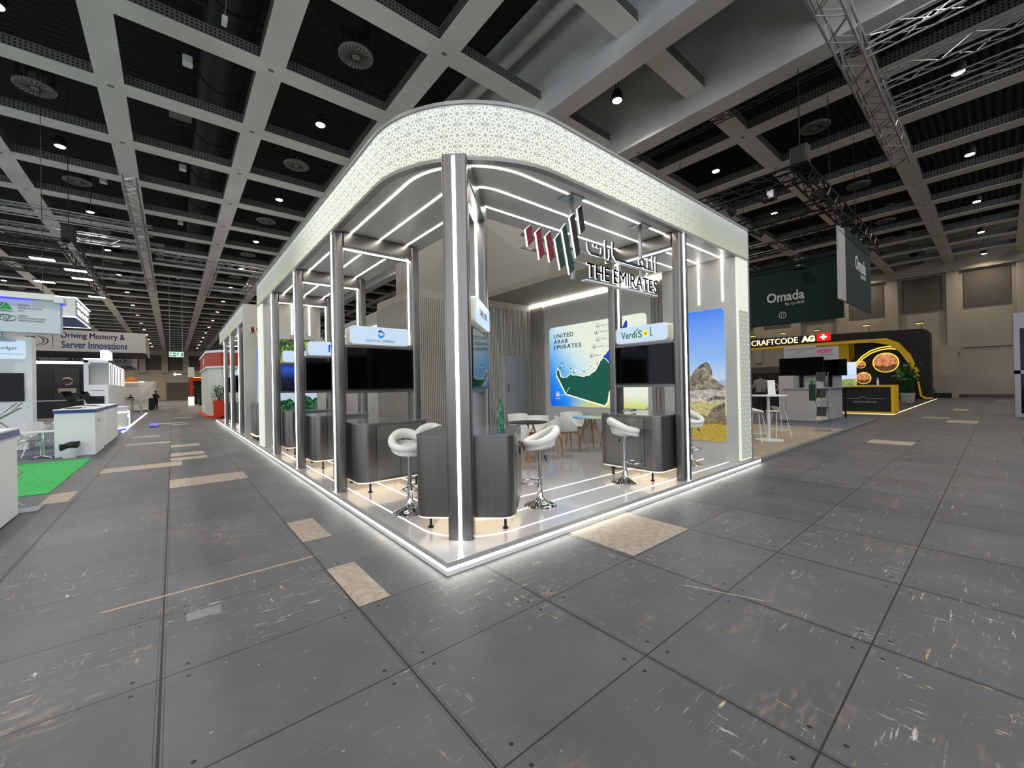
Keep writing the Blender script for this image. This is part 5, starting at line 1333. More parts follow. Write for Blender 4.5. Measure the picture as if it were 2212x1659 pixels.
b = MB(); P = [(3.05 + .8 * math.cos(PI + a * PI / 14), 1.15 + .38 * math.sin(PI + a * PI / 14)) for a in range(0, 15)]
for i in range(len(P) - 1): b.prism(f, [P[i], P[i + 1], (P[i + 1][0], P[i + 1][1] + .07), (P[i][0], P[i][1] + .07)], 0, .01)
b.prism(f, [(1.35, .1), (1.37, .1), (1.37, 1.6), (1.35, 1.6)], 0, .01); b.build('logo_mark', 'banner_under', bn2)
db = thing('dark_booth', 'dark booth with black walls and faint posters behind the moulded chairs', 'booth')
b = MB(); b.box(-14, -5.4, 36, 36.3, 0, 3.6); b.build('back_wall', 'black_matte', db)
b = MB(); b.box(-14, -5.0, 34.9, 35.1, 3.55, 3.7); b.build('led_line', 'led_soft', db)
b = MB(); b.prism(Fr((-7.6, 35.9, 0), (1, 0, 0)), [(0, .2), (1.1, .2), (1.1, 3.3), (0, 3.3)], 0, .05); b.build('poster', 'booth_dark', db)
b = MB(); P = [(.55 + .25 * math.cos(a * PI / 10), 2.5 + .22 * math.sin(a * PI / 10)) for a in range(-6, 9)]; fp = Fr((-7.6, 35.84, 0), (1, 0, 0))
for i in range(len(P) - 1): b.prism(fp, [P[i], P[i + 1], (P[i + 1][0], P[i + 1][1] - .08), (P[i][0], P[i][1] - .08)], 0, .01)
b.prism(fp, [(.15, 1.7), (.95, 1.7), (.95, 2.0), (.15, 2.0)], 0, .01); b.build('logo_mark', 'wall_beige', db)
b = MB(); b.box(-14, -5.4, 35.2, 35.25, 1.2, 1.24); b.build('rail', 'truss_silver', db)
b = MB(); b.box(-9.0, -5.7, 35.5, 35.9, 0, .1); b.build('plinth', 'wood_floor', db)
# far end things
fw = thing('far_booth', 'small bright booth with white back wall at the far end of the aisle', 'booth')
b = MB(); b.box(-8.5, -3.3, 62, 62.2, 0, 2.95); b.box(-3.45, -3.3, 58, 62, 0, 2.95); b.build('back_wall', 'stand_white', fw)
b = MB(); b.box(-8.5, -4.4, 61.9, 62, 2.9, 2.96); b.build('led_line', 'led_soft', fw)
poly_part('orange_panel', Fr((-6.4, 61.8, 2.9), (1, 0, 0)), [(0, 0), (1.6, 0), (1.1, .6), (.7, .6)], 0, .03, 'orange_print', fw)
b = MB(); b.box(-6.2, -4.6, 50, 51, 1.0, 1.08); b.box(-6.2, -4.6, 50.6, 50.8, 0, 1.0); b.build('table', 'stand_white', fw)
gp = thing('information_pillar', 'short white pillar in the row at the far booths', 'pillar', (-4.75, 45, 0), group='row of short white pillars far down the aisle')
b = MB(); b.box(-.18, .18, -.2, .2, .08, 1.0); b.build('body', 'stand_white', gp); b = MB(); b.box(-.16, .16, -.18, .18, 0, .08); b.build('foot', 'black_matte', gp)
copy_at(gp, (-4.2, 45, 0)); copy_at(gp, (-3.65, 45, 0))
bc = MB().box(-3.5, -3.15, 47, 47.8, 0, 1.1).build('dark_counter', 'black_matte'); tag(bc, 'narrow black counter where a person leans, far down the aisle', 'counter')
ex = thing('exit_sign', 'hanging green exit sign with white arrow and running figure', 'sign')
fx = Fr((-1.95, 35, 4.14), (1, 0, 0))
b = MB(); b.prism(fx, [(0, 0), (.80, 0), (.80, .36), (0, .36)], -.05, 0); b.build('frame', 'exit_white', ex)
b = MB(); b.prism(fx, [(.02, .03), (.40, .03), (.40, .33), (.02, .33)], 0, .005); b.prism(fx, [(.43, .03), (.78, .03), (.78, .33), (.43, .33)], 0, .005); b.build('panel', 'exit_green', ex)
poly_part('arrow', fx, [(.06, .18), (.17, .29), (.22, .29), (.14, .205), (.36, .205), (.36, .155), (.14, .155), (.22, .07), (.17, .07)], .005, .01, 'exit_white', ex)
b = MB(); b.prism(fx, circ(.62, .28, .03, 12), .005, .01); b.prism(fx, [(.55, .25), (.62, .25), (.66, .19), (.72, .19), (.72, .165), (.64, .165), (.62, .20), (.60, .15), (.66, .12), (.64, .05), (.61, .05), (.62, .10), (.56, .13), (.53, .06), (.46, .06), (.46, .085), (.51, .085), (.56, .2), (.52, .2), (.50, .16), (.48, .17)], .005, .01); b.build('running_figure', 'exit_white', ex)
b = MB(); b.tube([(-1.9, 35, 4.5), (-1.9, 35, 10.3)], .01, 5); b.tube([(-1.2, 35, 4.5), (-1.2, 35, 10.3)], .01, 5); b.build('suspension_wire', 'truss_silver', ex)

# orange-red booth behind the stand
rb = thing('red_booth', 'white booth with orange-red band on top and red base behind the stand', 'booth')
b = MB(); b.prism(FLAT, [(.15, 28.0), (.5, 27.4), (4.5, 27.4), (4.5, 36), (-.1, 36), (-.1, 28.6)], 0.12, 3.95); b.build('wall_body', 'cream_wall', rb)
b = MB(); b.prism(FLAT, [(.10, 27.95), (.48, 27.3), (4.5, 27.3), (4.5, 36), (-.16, 36), (-.16, 28.55)], 3.15, 3.98); b.build('red_band', 'red_band', rb)
b = MB(); b.prism(FLAT, [(.08, 27.9), (.46, 27.25), (4.5, 27.25), (4.5, 36), (-.2, 36), (-.2, 28.5)], 3.98, 4.12); b.prism(FLAT, [(.08, 27.9), (.46, 27.25), (4.5, 27.25), (4.5, 36), (-.2, 36), (-.2, 28.5)], 3.05, 3.15); b.build('white_border', 'booth_white', rb)
b = MB(); b.prism(FLAT, [(-.2, 27.9), (.4, 26.9), (4.5, 26.9), (4.5, 36), (-.3, 36), (-.3, 28.3)], 0, .12); b.build('red_base', 'red_paint', rb)
b = MB(); b.prism(Fr((-.17, 30.6, 3.3), (0, 1, 0)), [(.1, .0), (.8, .0), (.8, .5), (.1, .5)], -.02, .02); b.build('logo_mark', 'booth_white', rb)
pl = thing('planter', 'square orange-red planter with bushy green bamboo beside the red booth', 'planter', (.35, 26.6, .12))
b = MB(); b.box(-.3, .3, -.3, .3, 0, .88); b.build('pot', 'red_paint', pl); b = MB(); b.box(-.32, .32, -.32, .32, .72, .95); b.build('pot_rim', 'red_paint', pl)
def foliage(n, h, r, L, wl, z0, rnd, m, name, parent, droop=.4):
    b = MB()
    for i in range(n):
        a = rnd.random() * 2 * PI; rr_ = r * math.sqrt(rnd.random()); z = z0 + h * rnd.random(); rr_ *= 1 - .35 * ((z - z0) / h) ** 2
        p = Vector((rr_ * math.cos(a), rr_ * math.sin(a), z)); d = Vector((math.cos(a + rnd.uniform(-.8, .8)), math.sin(a + rnd.uniform(-.8, .8)), rnd.uniform(-droop, .7))).normalized()
        s = d.cross(Vector((0, 0, 1))).normalized() * wl; l_ = L * rnd.uniform(.6, 1.2); m1 = p + d * l_ * .5 + Vector((0, 0, .02))
        b.add([p, m1 - s, p + d * l_ - Vector((0, 0, .12 * l_)), m1 + s], [(0, 1, 2, 3)])
    return b.build(name, m, parent, recalc=False)
rnd = random.Random(5)
foliage(420, .8, .38, .24, .022, .98, rnd, 'leaf_green', 'leaves', pl)
b = MB()
for i in range(12): a = rnd.random() * 6.28; b.tube([(.1 * math.cos(a), .1 * math.sin(a), .93), (.25 * math.cos(a), .25 * math.sin(a), 1.65)], .01, 5)
b.build('stems', 'stem_brown', pl)
b = MB(); b.tube([(-.05, 40, 0), (-.05, 40, 1.2)], .14, 10); b.build('x', 'plastic_white') if False else None
rp = thing('red_column', 'slim red and white column with dark fittings at the far end of the aisle', 'column', (-.05, 60, 0))
b = MB(); b.box(-.16, .16, -.16, .16, 1.0, 3.4); b.build('shaft', 'red_paint', rp); b = MB(); b.box(-.3, .25, -.16, .2, 0, 1.0); b.build('lit_base', 'led_soft', rp); b = MB(); b.box(-.3, .3, -.2, .2, 3.4, 4.6); b.build('white_box', 'plastic_white', rp); b = MB(); b.box(-.2, .2, -.2, .2, 4.6, 5.2); b.build('fittings', 'black_matte', rp)
dk = thing('dark_shop', 'dark counter and yellow-lit canopy behind the red column', 'booth')
b = MB(); b.box(.3, 4, 64, 64.3, 0, 3.0); b.build('dark_wall', 'black_matte', dk); b = MB(); b.box(.6, 3, 58, 59, 0, 1.1); b.build('dark_counter', 'black_matte', dk); b = MB(); b.box(.2, 4, 63.5, 64, 3.0, 3.4); b.build('red_valance', 'red_band', dk); b = MB(); b.box(.3, 3.5, 63.6, 63.9, 3.4, 3.5); b.build('led_line', 'led_yellow', dk)

# ------------------------------------------------------------------ the stand to the right (green banners, white counters)
os_ = thing('booth_platform', 'low wood and grey platform with dark edge beside the lit stand', 'platform')
b = MB(); b.box(7.05, 14.2, .1, 9, 0, .05); b.build('wood_deck', 'wood_floor', os_)
b = MB(); b.box(14.2, 18.7, .1, 9, 0, .05); b.build('carpet', 'carpet_grey', os_)
b = MB(); b.box(7.02, 18.78, .02, .1, 0, .055); b.box(18.7, 18.78, .1, 9, 0, .055); b.build('edge_trim', 'vent_grey', os_)
def banner_text(fr, t, w_):
    text('lettering', 'Omada', fr, 0, .22, w_, .30 * w_, 'omada_letters', t, .01, .0, bold=.02); text('lettering', 'by tp-link', fr, w_ * .50, -.02 * w_, w_ * .5, .13 * w_, 'omada_letters', t, .01)
ba = thing('hanging_banner', 'big dark green banner reading Omada by tp-link over the white counters', 'banner')
b = MB(); b.box(20.0, 20.25, 1.2, 8.5, 4.2, 7.0); b.build('cloth', 'omada_green', ba)
banner_text(Fr((20.0, 4.05, 5.02), (0, -1, 0)), ba, 1.5)
b = MB(); b.box(19.99, 20.0, .0, .0, 0, 0)
bb = thing('hanging_banner', 'narrow dark green Omada banner with pale edge facing the side aisle', 'banner')
b = MB(); b.box(15.85, 20.05, .3, .32, 4.2, 6.78); b.build('cloth', 'omada_green', bb)
b = MB(); b.box(15.0, 15.85, .30, .36, 4.22, 6.62); b.box(15.85, 20.05, .32, .38, 4.22, 6.75); b.build('pale_case', 'banner_grey', bb)
banner_text(Fr((17.3, .30, 5.35), (1, 0, 0)), bb, 1.75)
for (x, y, z, i) in ((19.6, 4.9, 5.1, 0), (19.6, 3.3, 4.55, 1), (19.6, 2.6, 6.5, 2)):
    g = thing('wire_globe', ('small wire globe hanging in front of the Omada lettering', 'small wire globe hanging below the Omada lettering', 'dark dome hanging at the top of the big green banner')[i], 'pendant', (x, y, z))
    b = MB()
    if i < 2:
        for k in range(5): a = PI * k / 5; b.tube([(.15 * math.cos(a) * math.cos(q), .15 * math.sin(a) * math.cos(q), .15 * math.sin(q)) for q in [2 * PI * j / 14 for j in range(14)]], .008, 4, True)
    else: b.lathe([(.25, 0), (.2, .1), (.05, .18), (0, .18)], n=16)
    b.build('globe', 'omada_letters' if i < 2 else 'black_matte', g); b = MB(); b.tube([(0, 0, .15), (0, 0, 7.0 - z)], .006, 4); b.build('cord', 'black_matte', g)
# high table with wire stools
ht = thing('high_table', 'white round high table with a white acrylic holder on its top', 'table', (10.06, .84, .05))
b = MB(); b.lathe([(0, 1.14), (.42, 1.14), (.42, 1.17), (0, 1.17)], n=36); b.build('table_top', 'plastic_white', ht, True)
b = MB(); b.lathe([(.32, 0), (.32, .02), (.035, .03), (.035, 1.14)], n=28); b.build('pedestal', 'plastic_white', ht, True)
ac = thing('sign_holder', 'slanted white acrylic sign holder on the high table', 'sign holder', (10.2, .80, 1.22), .4)
b = MB(Matrix.Rotation(.35, 4, 'Y')); b.box(-.01, .01, -.085, .085, .01, .40); b.build('sheet', 'plastic_white', ac); b = MB(); b.box(-.04, .14, -.12, .12, 0, .012); b.build('foot', 'plastic_white', ac)
def wire_stool():
    t = thing('wire_stool', '', 'stool')
    b = MB(); vs = []; n, m_ = 24, 5
    for j in range(m_ + 1):
        for i in range(n):
            a = 2 * PI * i / n; r = .2 * j / m_; vs.append((r * math.cos(a) * 1.05, r * math.sin(a) * .9, .74 + .05 * (j / m_) ** 3 * (1.3 + math.sin(a))))
    fs = [(j * n + i, j * n + (i + 1) % n, (j + 1) * n + (i + 1) % n, (j + 1) * n + i) for j in range(m_) for i in range(n)]
    k = len(vs); vs2 = [(x, y, z - .02) for x, y, z in vs]; b.add(vs, fs); b.add(vs2, fs); b.build('seat', 'plastic_white', t, True)
    for sx in (-1, 1):
        for sy in (-1, 1): b = MB(); b.tube([(sx * .1, sy * .1, .73), (sx * .22, sy * .2, 0)], .010, 6); b.build('leg', 'plastic_white', t)
    b = MB(); b.tube([(-.19, -.175, .22), (.19, -.175, .22), (.19, .175, .22), (-.19, .175, .22)], .008, 6, True); b.build('footrest', 'plastic_white', t)
    return t
ws = wire_stool(); ws.location = (9.6, .98, .05); ws['label'] = 'white wire-leg stool on the near side of the high table'
copy_at(ws, (10.85, .85, .05), .8, 'white wire-leg stool on the far side of the high table')
# counters and screens
wk = thing('display_counter', 'white display counter carrying two black screens and company panels', 'counter')
b = MB(); b.box(15.25, 16.3, 1.0, 1.95, .15, 1.27); b.box(16.4, 18.0, .9, 1.75, .15, 1.27); b.box(15.3, 18.0, 1.75, 2.2, .15, 1.75); b.build('body', 'counter_grey', wk)
b = MB(); b.box(15.3, 16.25, 1.05, 1.9, .05, .15); b.box(16.45, 17.95, .95, 1.75, .05, .15); b.build('plinth', 'edge_grey', wk)
b = MB(); b.box(15.18, 16.35, .93, 2.02, 1.27, 1.30); b.box(16.35, 18.1, .8, 1.8, 1.27, 1.30); b.build('worktop', 'counter_grey', wk)
b = MB(); b.box(16.1, 16.16, 1.05, 2.25, 1.3, 1.78); b.build('back_panel', 'counter_grey', wk)
b = MB(); b.box(17.2, 17.26, .75, 1.75, 1.3, 1.78); b.build('back_panel', 'counter_grey', wk)
for (x, y0, y1, z0, z1, lb) in ((15.9, .98, 2.35, 1.74, 2.40, 'wide black screen on the counter under the grey company panel'), (17.0, .55, 1.55, 1.72, 2.32, 'second black screen, under the panel with magenta letters')):
    t = thing('television', lb, 'television'); b = MB(); b.box(x, x + .05, y0, y1, z0, z1); b.build('bezel', 'bezel_black', t); b = MB(); b.box(x - .004, x, y0 + .01, y1 - .01, z0 + .01, z1 - .01); b.build('screen', 'screen_black', t)
    b = MB(); b.box(x + .05, x + .12, (y0 + y1) / 2 - .05, (y0 + y1) / 2 + .05, 1.3, z1 - .2); b.build('mount', 'black_metal', t)
t = thing('company_panel', 'grey panel with small dark lines of text above the wide screen', 'sign'); b = MB(); b.box(16.1, 16.14, 1.25, 2.25, 2.3, 2.86); b.build('panel', 'counter_grey', t); b = MB(); b.box(16.17, 16.2, 1.7, 1.8, 1.3, 2.8); b.build('support', 'truss_silver', t)
f = Fr((16.1, 2.2, 2.3), (0, -1, 0)); text('lettering', 'Business Enterprise GmbH', f, .05, .40, .85, .05, 'ink_dark', t, .003); text('lettering', 'Simple', f, .35, .30, .25, .05, 'ink_dark', t, .003)
t = thing('company_panel', 'pale panel with magenta letters ADN above the second screen', 'sign'); b = MB(); b.box(17.1, 17.14, .8, 1.65, 2.25, 2.82); b.build('panel', 'banner_grey', t); b = MB(); b.box(17.14, 17.17, 1.2, 1.3, 1.3, 2.8); b.build('support', 'truss_silver', t)
f = Fr((17.1, 1.65, 2.25), (0, -1, 0)); text('lettering', 'ADN', f, .18, .34, .45, .14, 'magenta_ink', t, .003, bold=.05); line(f, [(.1, .27), (.75, .27)], .008, 0, .003, 'ink_dark', t, 'rule')
t = thing('lit_screen', 'bright upright information screen behind the second counter', 'screen'); b = MB(); fq = Fr((18.6, 1.25, 1.3), (0, -1, 0)); b.prism(fq, [(0, 0), (.68, 0), (.68, .95), (0, .95)], -.04, 0); b.build('screen', 'screen_page', t, uvf=lambda co: ((co - fq.o).dot(fq.r) / .68, (co - fq.o).dot(fq.u) / .95)); b = MB(); b.box(18.6, 18.64, .9, .95, .05, 1.3); b.build('stand', 'black_metal', t)
bs = zigzag((13.05, .42, .05), 'tall grey brochure stand with dark leaflets at the platform edge', 1.7)
for i, z in enumerate((.5, 1.05, 1.55)):
    t = thing('brochure', ('dark leaflet in the lowest tray of the brochure stand', 'dark leaflet in the middle tray of the brochure stand', 'leaflet with pale dots in the top tray of the brochure stand')[i], 'brochure', (13.05, .42, .05)); b = MB(); b.add([(-.02, -.12, z - .05), (.1, -.12, z + .22), (.1, .12, z + .22), (-.02, .12, z - .05), (-.01, -.12, z - .05), (.11, -.12, z + .22), (.11, .12, z + .22), (-.01, .12, z - .05)], [(0, 1, 2, 3), (4, 5, 6, 7), (0, 1, 5, 4), (1, 2, 6, 5), (2, 3, 7, 6), (3, 0, 4, 7)]); b.build('leaflet', 'black_matte', t)
t = thing('lanyard_bundle', 'bundle of dark green lanyards hanging on the brochure stand', 'lanyards', (13.0, .62, .95)); b = MB()
for i in range(9): b.box(-.02, .02, -.08 + i * .018, -.068 + i * .018, 0 + .01 * (i % 3), .5)
b.build('straps', 'strap_green', t); b = MB(); b.lathe([(0, .48), (.04, .52), (.045, .6), (.02, .64), (0, .65)], n=12); b.build('knot', 'leaf_green', t, True)
kb = thing('kitchen_wall', 'dark product wall with pale round shapes behind the standing person', 'wall'); b = MB(); b.box(24, 24.2, 4.5, 9.5, 0, 2.3); b.build('panel', 'booth_dark', kb); b = MB(); b.box(23.9, 24, 4.5, 9.5, 2.0, 2.35); b.build('header', 'acoustic_panel', kb)
fk = Fr((23.98, 9.0, 0), (0, -1, 0)); b = MB()
for x, z, r in ((2.5, 1.3, .22), (3.1, 1.35, .2), (3.9, 1.2, .25), (1.4, 1.3, .2)):
    P = circ(x, z, r, 20); Q = circ(x, z, r * .75, 20)
    for i in range(20): b.prism(fk, [Q[i], P[i], P[(i + 1) % 20], Q[(i + 1) % 20]], 0, .02)
b.build('round_mark', 'banner_grey', kb)

# the black and yellow stand
cs = thing('yellow_black_booth', 'black booth wall with sweeping yellow band, lit lettering and Swiss flag', 'booth')
fc = Fr((40, 13.5, 0), (0, -1, 0))       # x = 13.5 - y
outl = [(0, 4.55), (8.0, 4.5), (9.4, 4.45), (10.9, 4.3), (11.7, 3.7), (12.3, 2.6), (12.75, 1.2), (12.8, .3), (13.0, .1), (13.3, .1), (13.3, 4.75), (13.15, 5.0), (12.8, 5.1), (8, 5.25), (0, 5.55)]
poly_part('wall_frame', fc, outl, -.6, .3, 'craft_black', cs)
poly_part('yellow_band', fc, [(0, 4.62), (8.0, 4.62), (9.8, 4.62), (11.0, 4.6), (11.7, 4.2), (12.3, 3.3), (12.75, 1.95), (12.8, 1.5), (12.6, 1.4), (12.25, 2.5), (11.7, 3.55), (11.1, 4.1), (10.2, 4.35), (8.0, 4.4), (0, 4.42)], .3, .36, 'craft_yellow', cs)
poly_part('yellow_band', fc, [(12.62, 1.3), (12.72, 1.3), (12.85, .3), (13.05, .15), (13.4, .15), (13.4, .05), (13.0, .02), (12.75, .25)], .3, .36, 'craft_yellow', cs)
b = MB(); b.box(41.2, 41.4, .3, 5.0, 0, 4.6); b.box(40.0, 41.2, .2, .4, 0, 4.8); b.build('back_wall', 'craft_black', cs)
poly_part('yellow_panel', Fr((41.2, 6.0, 0), (0, -1, 0)), [(-.2, 4.5), (1.35, 4.5), (1.35, 3.3), (1.0, 2.9), (-.2, 2.9)], -.1, .0, 'craft_yellow', cs)
text('lettering', 'CRAFTCODE', fc, 1.7, 4.78, 3.65, .5, 'craft_letters', cs, .08, .3); text('lettering', 'AG', fc, 5.62, 4.78, .95, .52, 'craft_letters', cs, .08, .3, bold=.05)
poly_part('swiss_flag', fc, rrect(6.7, 7.65, 4.76, 5.42, .08), .3, .4, 'swiss_red', cs)
b = MB(); b.prism(fc, [(7.10, 4.87), (7.24, 4.87), (7.24, 5.31), (7.10, 5.31)], .4, .42); b.prism(fc, [(6.95, 5.02), (7.39, 5.02), (7.39, 5.16), (6.95, 5.16)], .4, .42); b.build('swiss_cross', 'craft_letters', cs)
fd_ = Fr((41.15, 13.5, 0), (0, -1, 0))
def disc(x, z, r, m):
    b = MB(); b.prism(fd_, circ(x, z, r * 1.07, 36), 0, .06); b.build('disc_rim', 'led_yellow', cs)
    b = MB(); b.prism(fd_, circ(x, z, r, 36), .06, .08); b.build('picture_disc', m, cs, uvf=lambda co: (((co - fd_.o).dot(fd_.r) - x + r) / (2 * r), ((co - fd_.o).dot(fd_.u) - z + r) / (2 * r)))
disc(10.75, 2.8, .72, 'circle_print'); disc(9.25, 2.72, .28, 'circle_print'); disc(9.4, 1.62, .44, 'circle_print')
b = MB(); b.prism(fd_, circ(12.1, 2.05, .2, 24), .0, .1); b.build('speaker_disc', 'vent_grey', cs)
ARC = [(8.77, 2.46), (8.98, 2.9), (9.34, 3.37), (9.86, 3.78), (10.42, 3.99), (10.96, 4.04), (11.43, 3.94), (11.84, 3.63)]
for k in (0, 1):
    b = MB(); b.tube([fd_.p(x + .05 * k, z - .17 * k, .05) for x, z in ARC], .04, 6); b.build('light_arc', 'led_yellow', cs)
cd = thing('reception_counter', 'black counter with yellow outline standing at the corner of the yellow-black booth', 'counter')
b = MB(); b.box(22.3, 23.3, .12, 3.4, .1, 1.2); b.build('body', 'craft_black', cd)
b = MB(); b.box(22.2, 23.4, -.05, 3.5, 1.2, 1.28); b.box(22.2, 23.4, -.05, .06, .08, 1.2); b.box(22.2, 23.4, -.05, 3.5, .03, .1); b.build('yellow_frame', 'craft_yellow', cd)
f = Fr((22.3, 1.7, .6), (0, -1, 0)); text('lettering', 'CRAFTCODE AG', f, .35, -.1, .8, .07, 'wall_letters', cd, .004); line(f, [(.0, .08), (.55, .08), (.62, .16), (.75, .16), (.82, .08), (1.4, .08)], .012, 0, .003, 'wall_letters', cd, 'rule')
b = MB(); b.box(22.1, 40.5, .0, 9, 0, .03); tag(b.build('booth_platform', 'booth_dark'), 'dark low platform with glowing edge under the yellow-black booth', 'platform')
b = MB(); b.box(22.08, 40.6, -.03, 0, .0, .03); b.box(22.06, 22.1, 0, 5, 0, .03); b.build('led_line', 'led_warm', bpy.data.objects['booth_platform.001'] if 'booth_platform.001' in bpy.data.objects else None)
t = thing('potted_palm', 'potted palm with drooping leaves beside the black counter', 'plant', (33.6, .75, .03)); b = MB(); b.lathe([(.28, 0), (.36, .6), (.32, .6), (0, .55)], n=20); b.build('pot', 'banner_grey', t, True)
b = MB(); rnd = random.Random(9)
for i in range(26):
    a = rnd.random() * 6.28; h = rnd.uniform(.9, 1.9); R = rnd.uniform(.6, 1.2); pts = [Vector((R * k / 6 * math.cos(a), R * k / 6 * math.sin(a), .6 + h * math.sin(k / 6 * 2.1))) for k in range(7)]
    for k in range(6):
        for sd in (-1, 1):
            d = (pts[k + 1] - pts[k]); s = Vector((-math.sin(a), math.cos(a), -.35)) * sd * .22; b.add([pts[k], pts[k] + d * .6, pts[k + 1] + s * (1 - k / 8), pts[k] + s * .9 * (1 - k / 8)], [(0, 1, 2, 3)])
b.build('fronds', 'leaf_green', t, recalc=False)
t = thing('bottle', 'pale bottle standing on the black and yellow counter', 'bottle', (22.7, .55, 1.28)); b = MB(); b.lathe([(.04, 0), (.045, .2), (.02, .26), (.02, .32), (0, .32)], n=16); b.build('bottle_body', 'plastic_white', t, True); b = MB(); b.lathe([(.022, .32), (.022, .35), (0, .35)], n=12); b.build('cap', 'banner_grey', t)
al = thing('arm_lamp', 'work lamp on a curved arm on top of the yellow-black booth', 'lamp', (40, 0.6, 5.0), group='arm lamps on top of the yellow-black booth')
b = MB(); b.tube([(0, 0, 0), (-.2, 0, .35), (-.6, 0, .55), (-1.0, 0, .5)], .025, 6); b.build('arm', 'truss_silver', al); b = MB(); b.box(-1.35, -.95, -.2, .2, .42, .5); b.build('lamp_head', 'black_matte', al); b = MB(); b.box(-1.33, -.97, -.18, .18, .40, .42); b.build('lens', 'led_yellow', al)
for y in (3.5, 6.6, 9.0, 11.4): copy_at(al, (40, y, 5.2))
for y in (6.8, 10.4):
    la = bpy.data.lights.new('arm_light', 'SPOT'); la.energy = 60; la.color = (1, .85, .6); la.spot_size = 1.6; o = bpy.data.objects.new('arm_light', la); COL.objects.link(o); o.location = (38.9, y, 5.55); o.rotation_euler = (0, .6, 0)
rk = thing('glass_kiosk', 'silver framed dark glass kiosk box standing in the side aisle', 'kiosk')
b = MB(); b.box(23.2, 25, -5.2, -3.35, 0, .12); b.box(23.2, 25, -5.2, -3.35, 3.4, 4.0)
for x in (23.2, 24.85):
    for y in (-5.2, -3.5): b.box(x, x + .15, y, y + .15, .12, 3.4)
b.box(23.2, 23.3, -5.2, -3.35, 1.65, 1.78); b.box(23.2, 25, -3.42, -3.35, 1.65, 1.78); b.build('frame', 'kiosk_frame', rk)
b = MB(); b.box(23.3, 24.9, -5.1, -3.45, .12, 3.4); b.build('glass', 'screen_black', rk)
text('lettering', 'EX', Fr((23.19, -3.9, 3.6), (0, -1, 0)), 0, 0, .5, .22, 'ink_dark', rk, .01)
mp_ = thing('floor_brush', 'broom and dust pan leaning on the far beige wall', 'broom', (43.6, 1.0, 0)); b = MB(); b.tube([(0, 0, .1), (.5, .6, 2.6)], .03, 6); b.tube([(0, -.9, .1), (.5, .4, 2.5)], .03, 6); b.build('handle', 'black_matte', mp_); b = MB(); b.box(-.3, .2, -1.6, -.5, 0, .35); b.build('dust_pan', 'black_matte', mp_)

# ------------------------------------------------------------------ people
def person(loc, rz, label, joints, radii, edges, clothes_z, sc=1.0, hair=True, mats=('shirt_grey', 'trousers_black', 'skin'), head=None):
    t = thing('person', label, 'person', loc, rz)
    me = bpy.data.meshes.new('body'); me.from_pydata([Vector(j) * sc for j in joints], edges, [])
    o = bpy.data.objects.new('body', me); COL.objects.link(o)
    sk = o.modifiers.new('s', 'SKIN'); sk.use_smooth_shade = True
    for i, (rx, ry) in enumerate(radii): me.skin_vertices[0].data[i].radius = (rx * sc, ry * sc)
    me.skin_vertices[0].data[0].use_root = True
    o.modifiers.new('u', 'SUBSURF').levels = 2
    o.modifiers['u'].render_levels = 2
    dg = bpy.context.evaluated_depsgraph_get(); m2 = bpy.data.meshes.new_from_object(o.evaluated_get(dg)); bpy.data.objects.remove(o)
    for q in mats: m2.materials.append(M[q])
    for p in m2.polygons: p.material_index = clothes_z(p.center / sc)
    m2.shade_smooth(); m2.name = 'body'; o = bpy.data.objects.new('body', m2); COL.objects.link(o); o.parent = t
    hp = Vector(head) * sc
    b = MB(); pr_ = [(0, -.12), (.05, -.11), (.068, -.06), (.078, 0), (.075, .06), (.05, .105), (0, .12)]
    b.lathe([(r * sc, z * sc) for r, z in pr_], (hp.x, hp.y), 20, hp.z); b.add([(hp.x - .012 * sc, hp.y - .075 * sc, hp.z - .02 * sc), (hp.x + .012 * sc, hp.y - .075 * sc, hp.z - .02 * sc), (hp.x, hp.y - .10 * sc, hp.z - .025 * sc), (hp.x, hp.y - .076 * sc, hp.z + .03 * sc)], [(0, 1, 2), (0, 2, 3), (1, 2, 3)])
    for sx in (-1, 1): b.tube([(hp.x + sx * .076 * sc, hp.y, hp.z - .03 * sc), (hp.x + sx * .085 * sc, hp.y + .01, hp.z + .02 * sc)], .014 * sc, 8)
    b.build('head', mats[2], t, True)
    b = MB(); b.lathe([(.083 * sc, -.03 * sc), (.087 * sc, .02 * sc), (.083 * sc, .07 * sc), (.06 * sc, .115 * sc), (0, .135 * sc)], (hp.x, hp.y + .012), 20, hp.z); b.build('hair', 'hair_black', t, True)
    return t
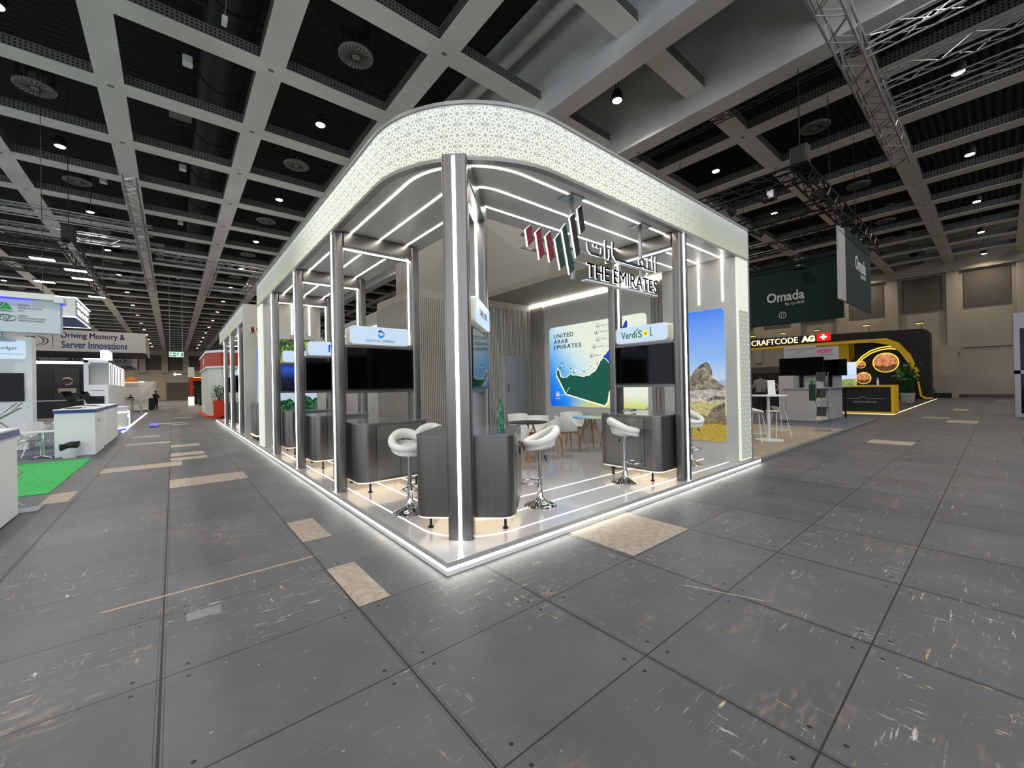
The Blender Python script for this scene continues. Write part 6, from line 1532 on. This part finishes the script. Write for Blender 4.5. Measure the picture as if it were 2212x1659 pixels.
J = [(0, 0, .95), (0, .01, 1.15), (0, .01, 1.38), (0, -.005, 1.50), (0, -.01, 1.56),
     (.22, .0, 1.42), (.29, -.05, 1.17), (.24, -.24, 1.08), (-.22, 0, 1.42), (-.30, -.04, 1.17), (-.22, -.22, 1.06),
     (.10, 0, .88), (.12, -.01, .50), (.13, .03, .09), (.14, -.11, .04), (-.10, 0, .88), (-.12, -.01, .50), (-.13, .03, .09), (-.15, -.11, .04), (.21, -.32, 1.06), (-.18, -.30, 1.04)]
Rr = [(.20, .15), (.21, .15), (.23, .15), (.07, .065), (.055, .055), (.075, .07), (.055, .05), (.04, .038), (.075, .07), (.055, .05), (.04, .038), (.10, .10), (.075, .075), (.055, .06), (.045, .035), (.10, .10), (.075, .075), (.055, .06), (.045, .035), (.035, .025), (.035, .025)]
Ed = [(0, 1), (1, 2), (2, 3), (3, 4), (2, 5), (5, 6), (6, 7), (2, 8), (8, 9), (9, 10), (0, 11), (11, 12), (12, 13), (13, 14), (0, 15), (15, 16), (16, 17), (17, 18), (7, 19), (10, 20)]
def cl(c):
    if c.z > 1.52: return 2
    if c.y < -.26 and 1.0 < c.z < 1.2: return 2
    return 0 if c.z > .93 or (abs(c.x) > .2 and c.z > .8) else 1
person((19.72, 4.30, .03), 2.44, 'person seen from behind in a light grey shirt and black trousers', J, Rr, Ed, cl, 1.08, head=(0, -.02, 1.67))
person((20.4, 3.3, .03), 2.0, 'person in a pale jacket bending beside the white display counter', J, Rr, Ed, cl, .92, head=(0, -.02, 1.67))
person((-3.05, 48.6, 0), .9, 'person in dark clothes leaning at the narrow black counter far down the aisle', J, Rr, Ed, cl, 1.0, mats=('trousers_black', 'trousers_black', 'skin'), head=(0, -.02, 1.67))
person((-5.0, 52.2, 0), .2, 'person in dark clothes at the far table, left of two', J, Rr, Ed, cl, .82, mats=('trousers_black', 'trousers_black', 'skin'), head=(0, -.02, 1.67))
person((-5.6, 52.4, 0), -.2, 'person in dark clothes at the far table, nearer the tall arched tower', J, Rr, Ed, cl, .84, mats=('trousers_black', 'trousers_black', 'skin'), head=(0, -.02, 1.67))
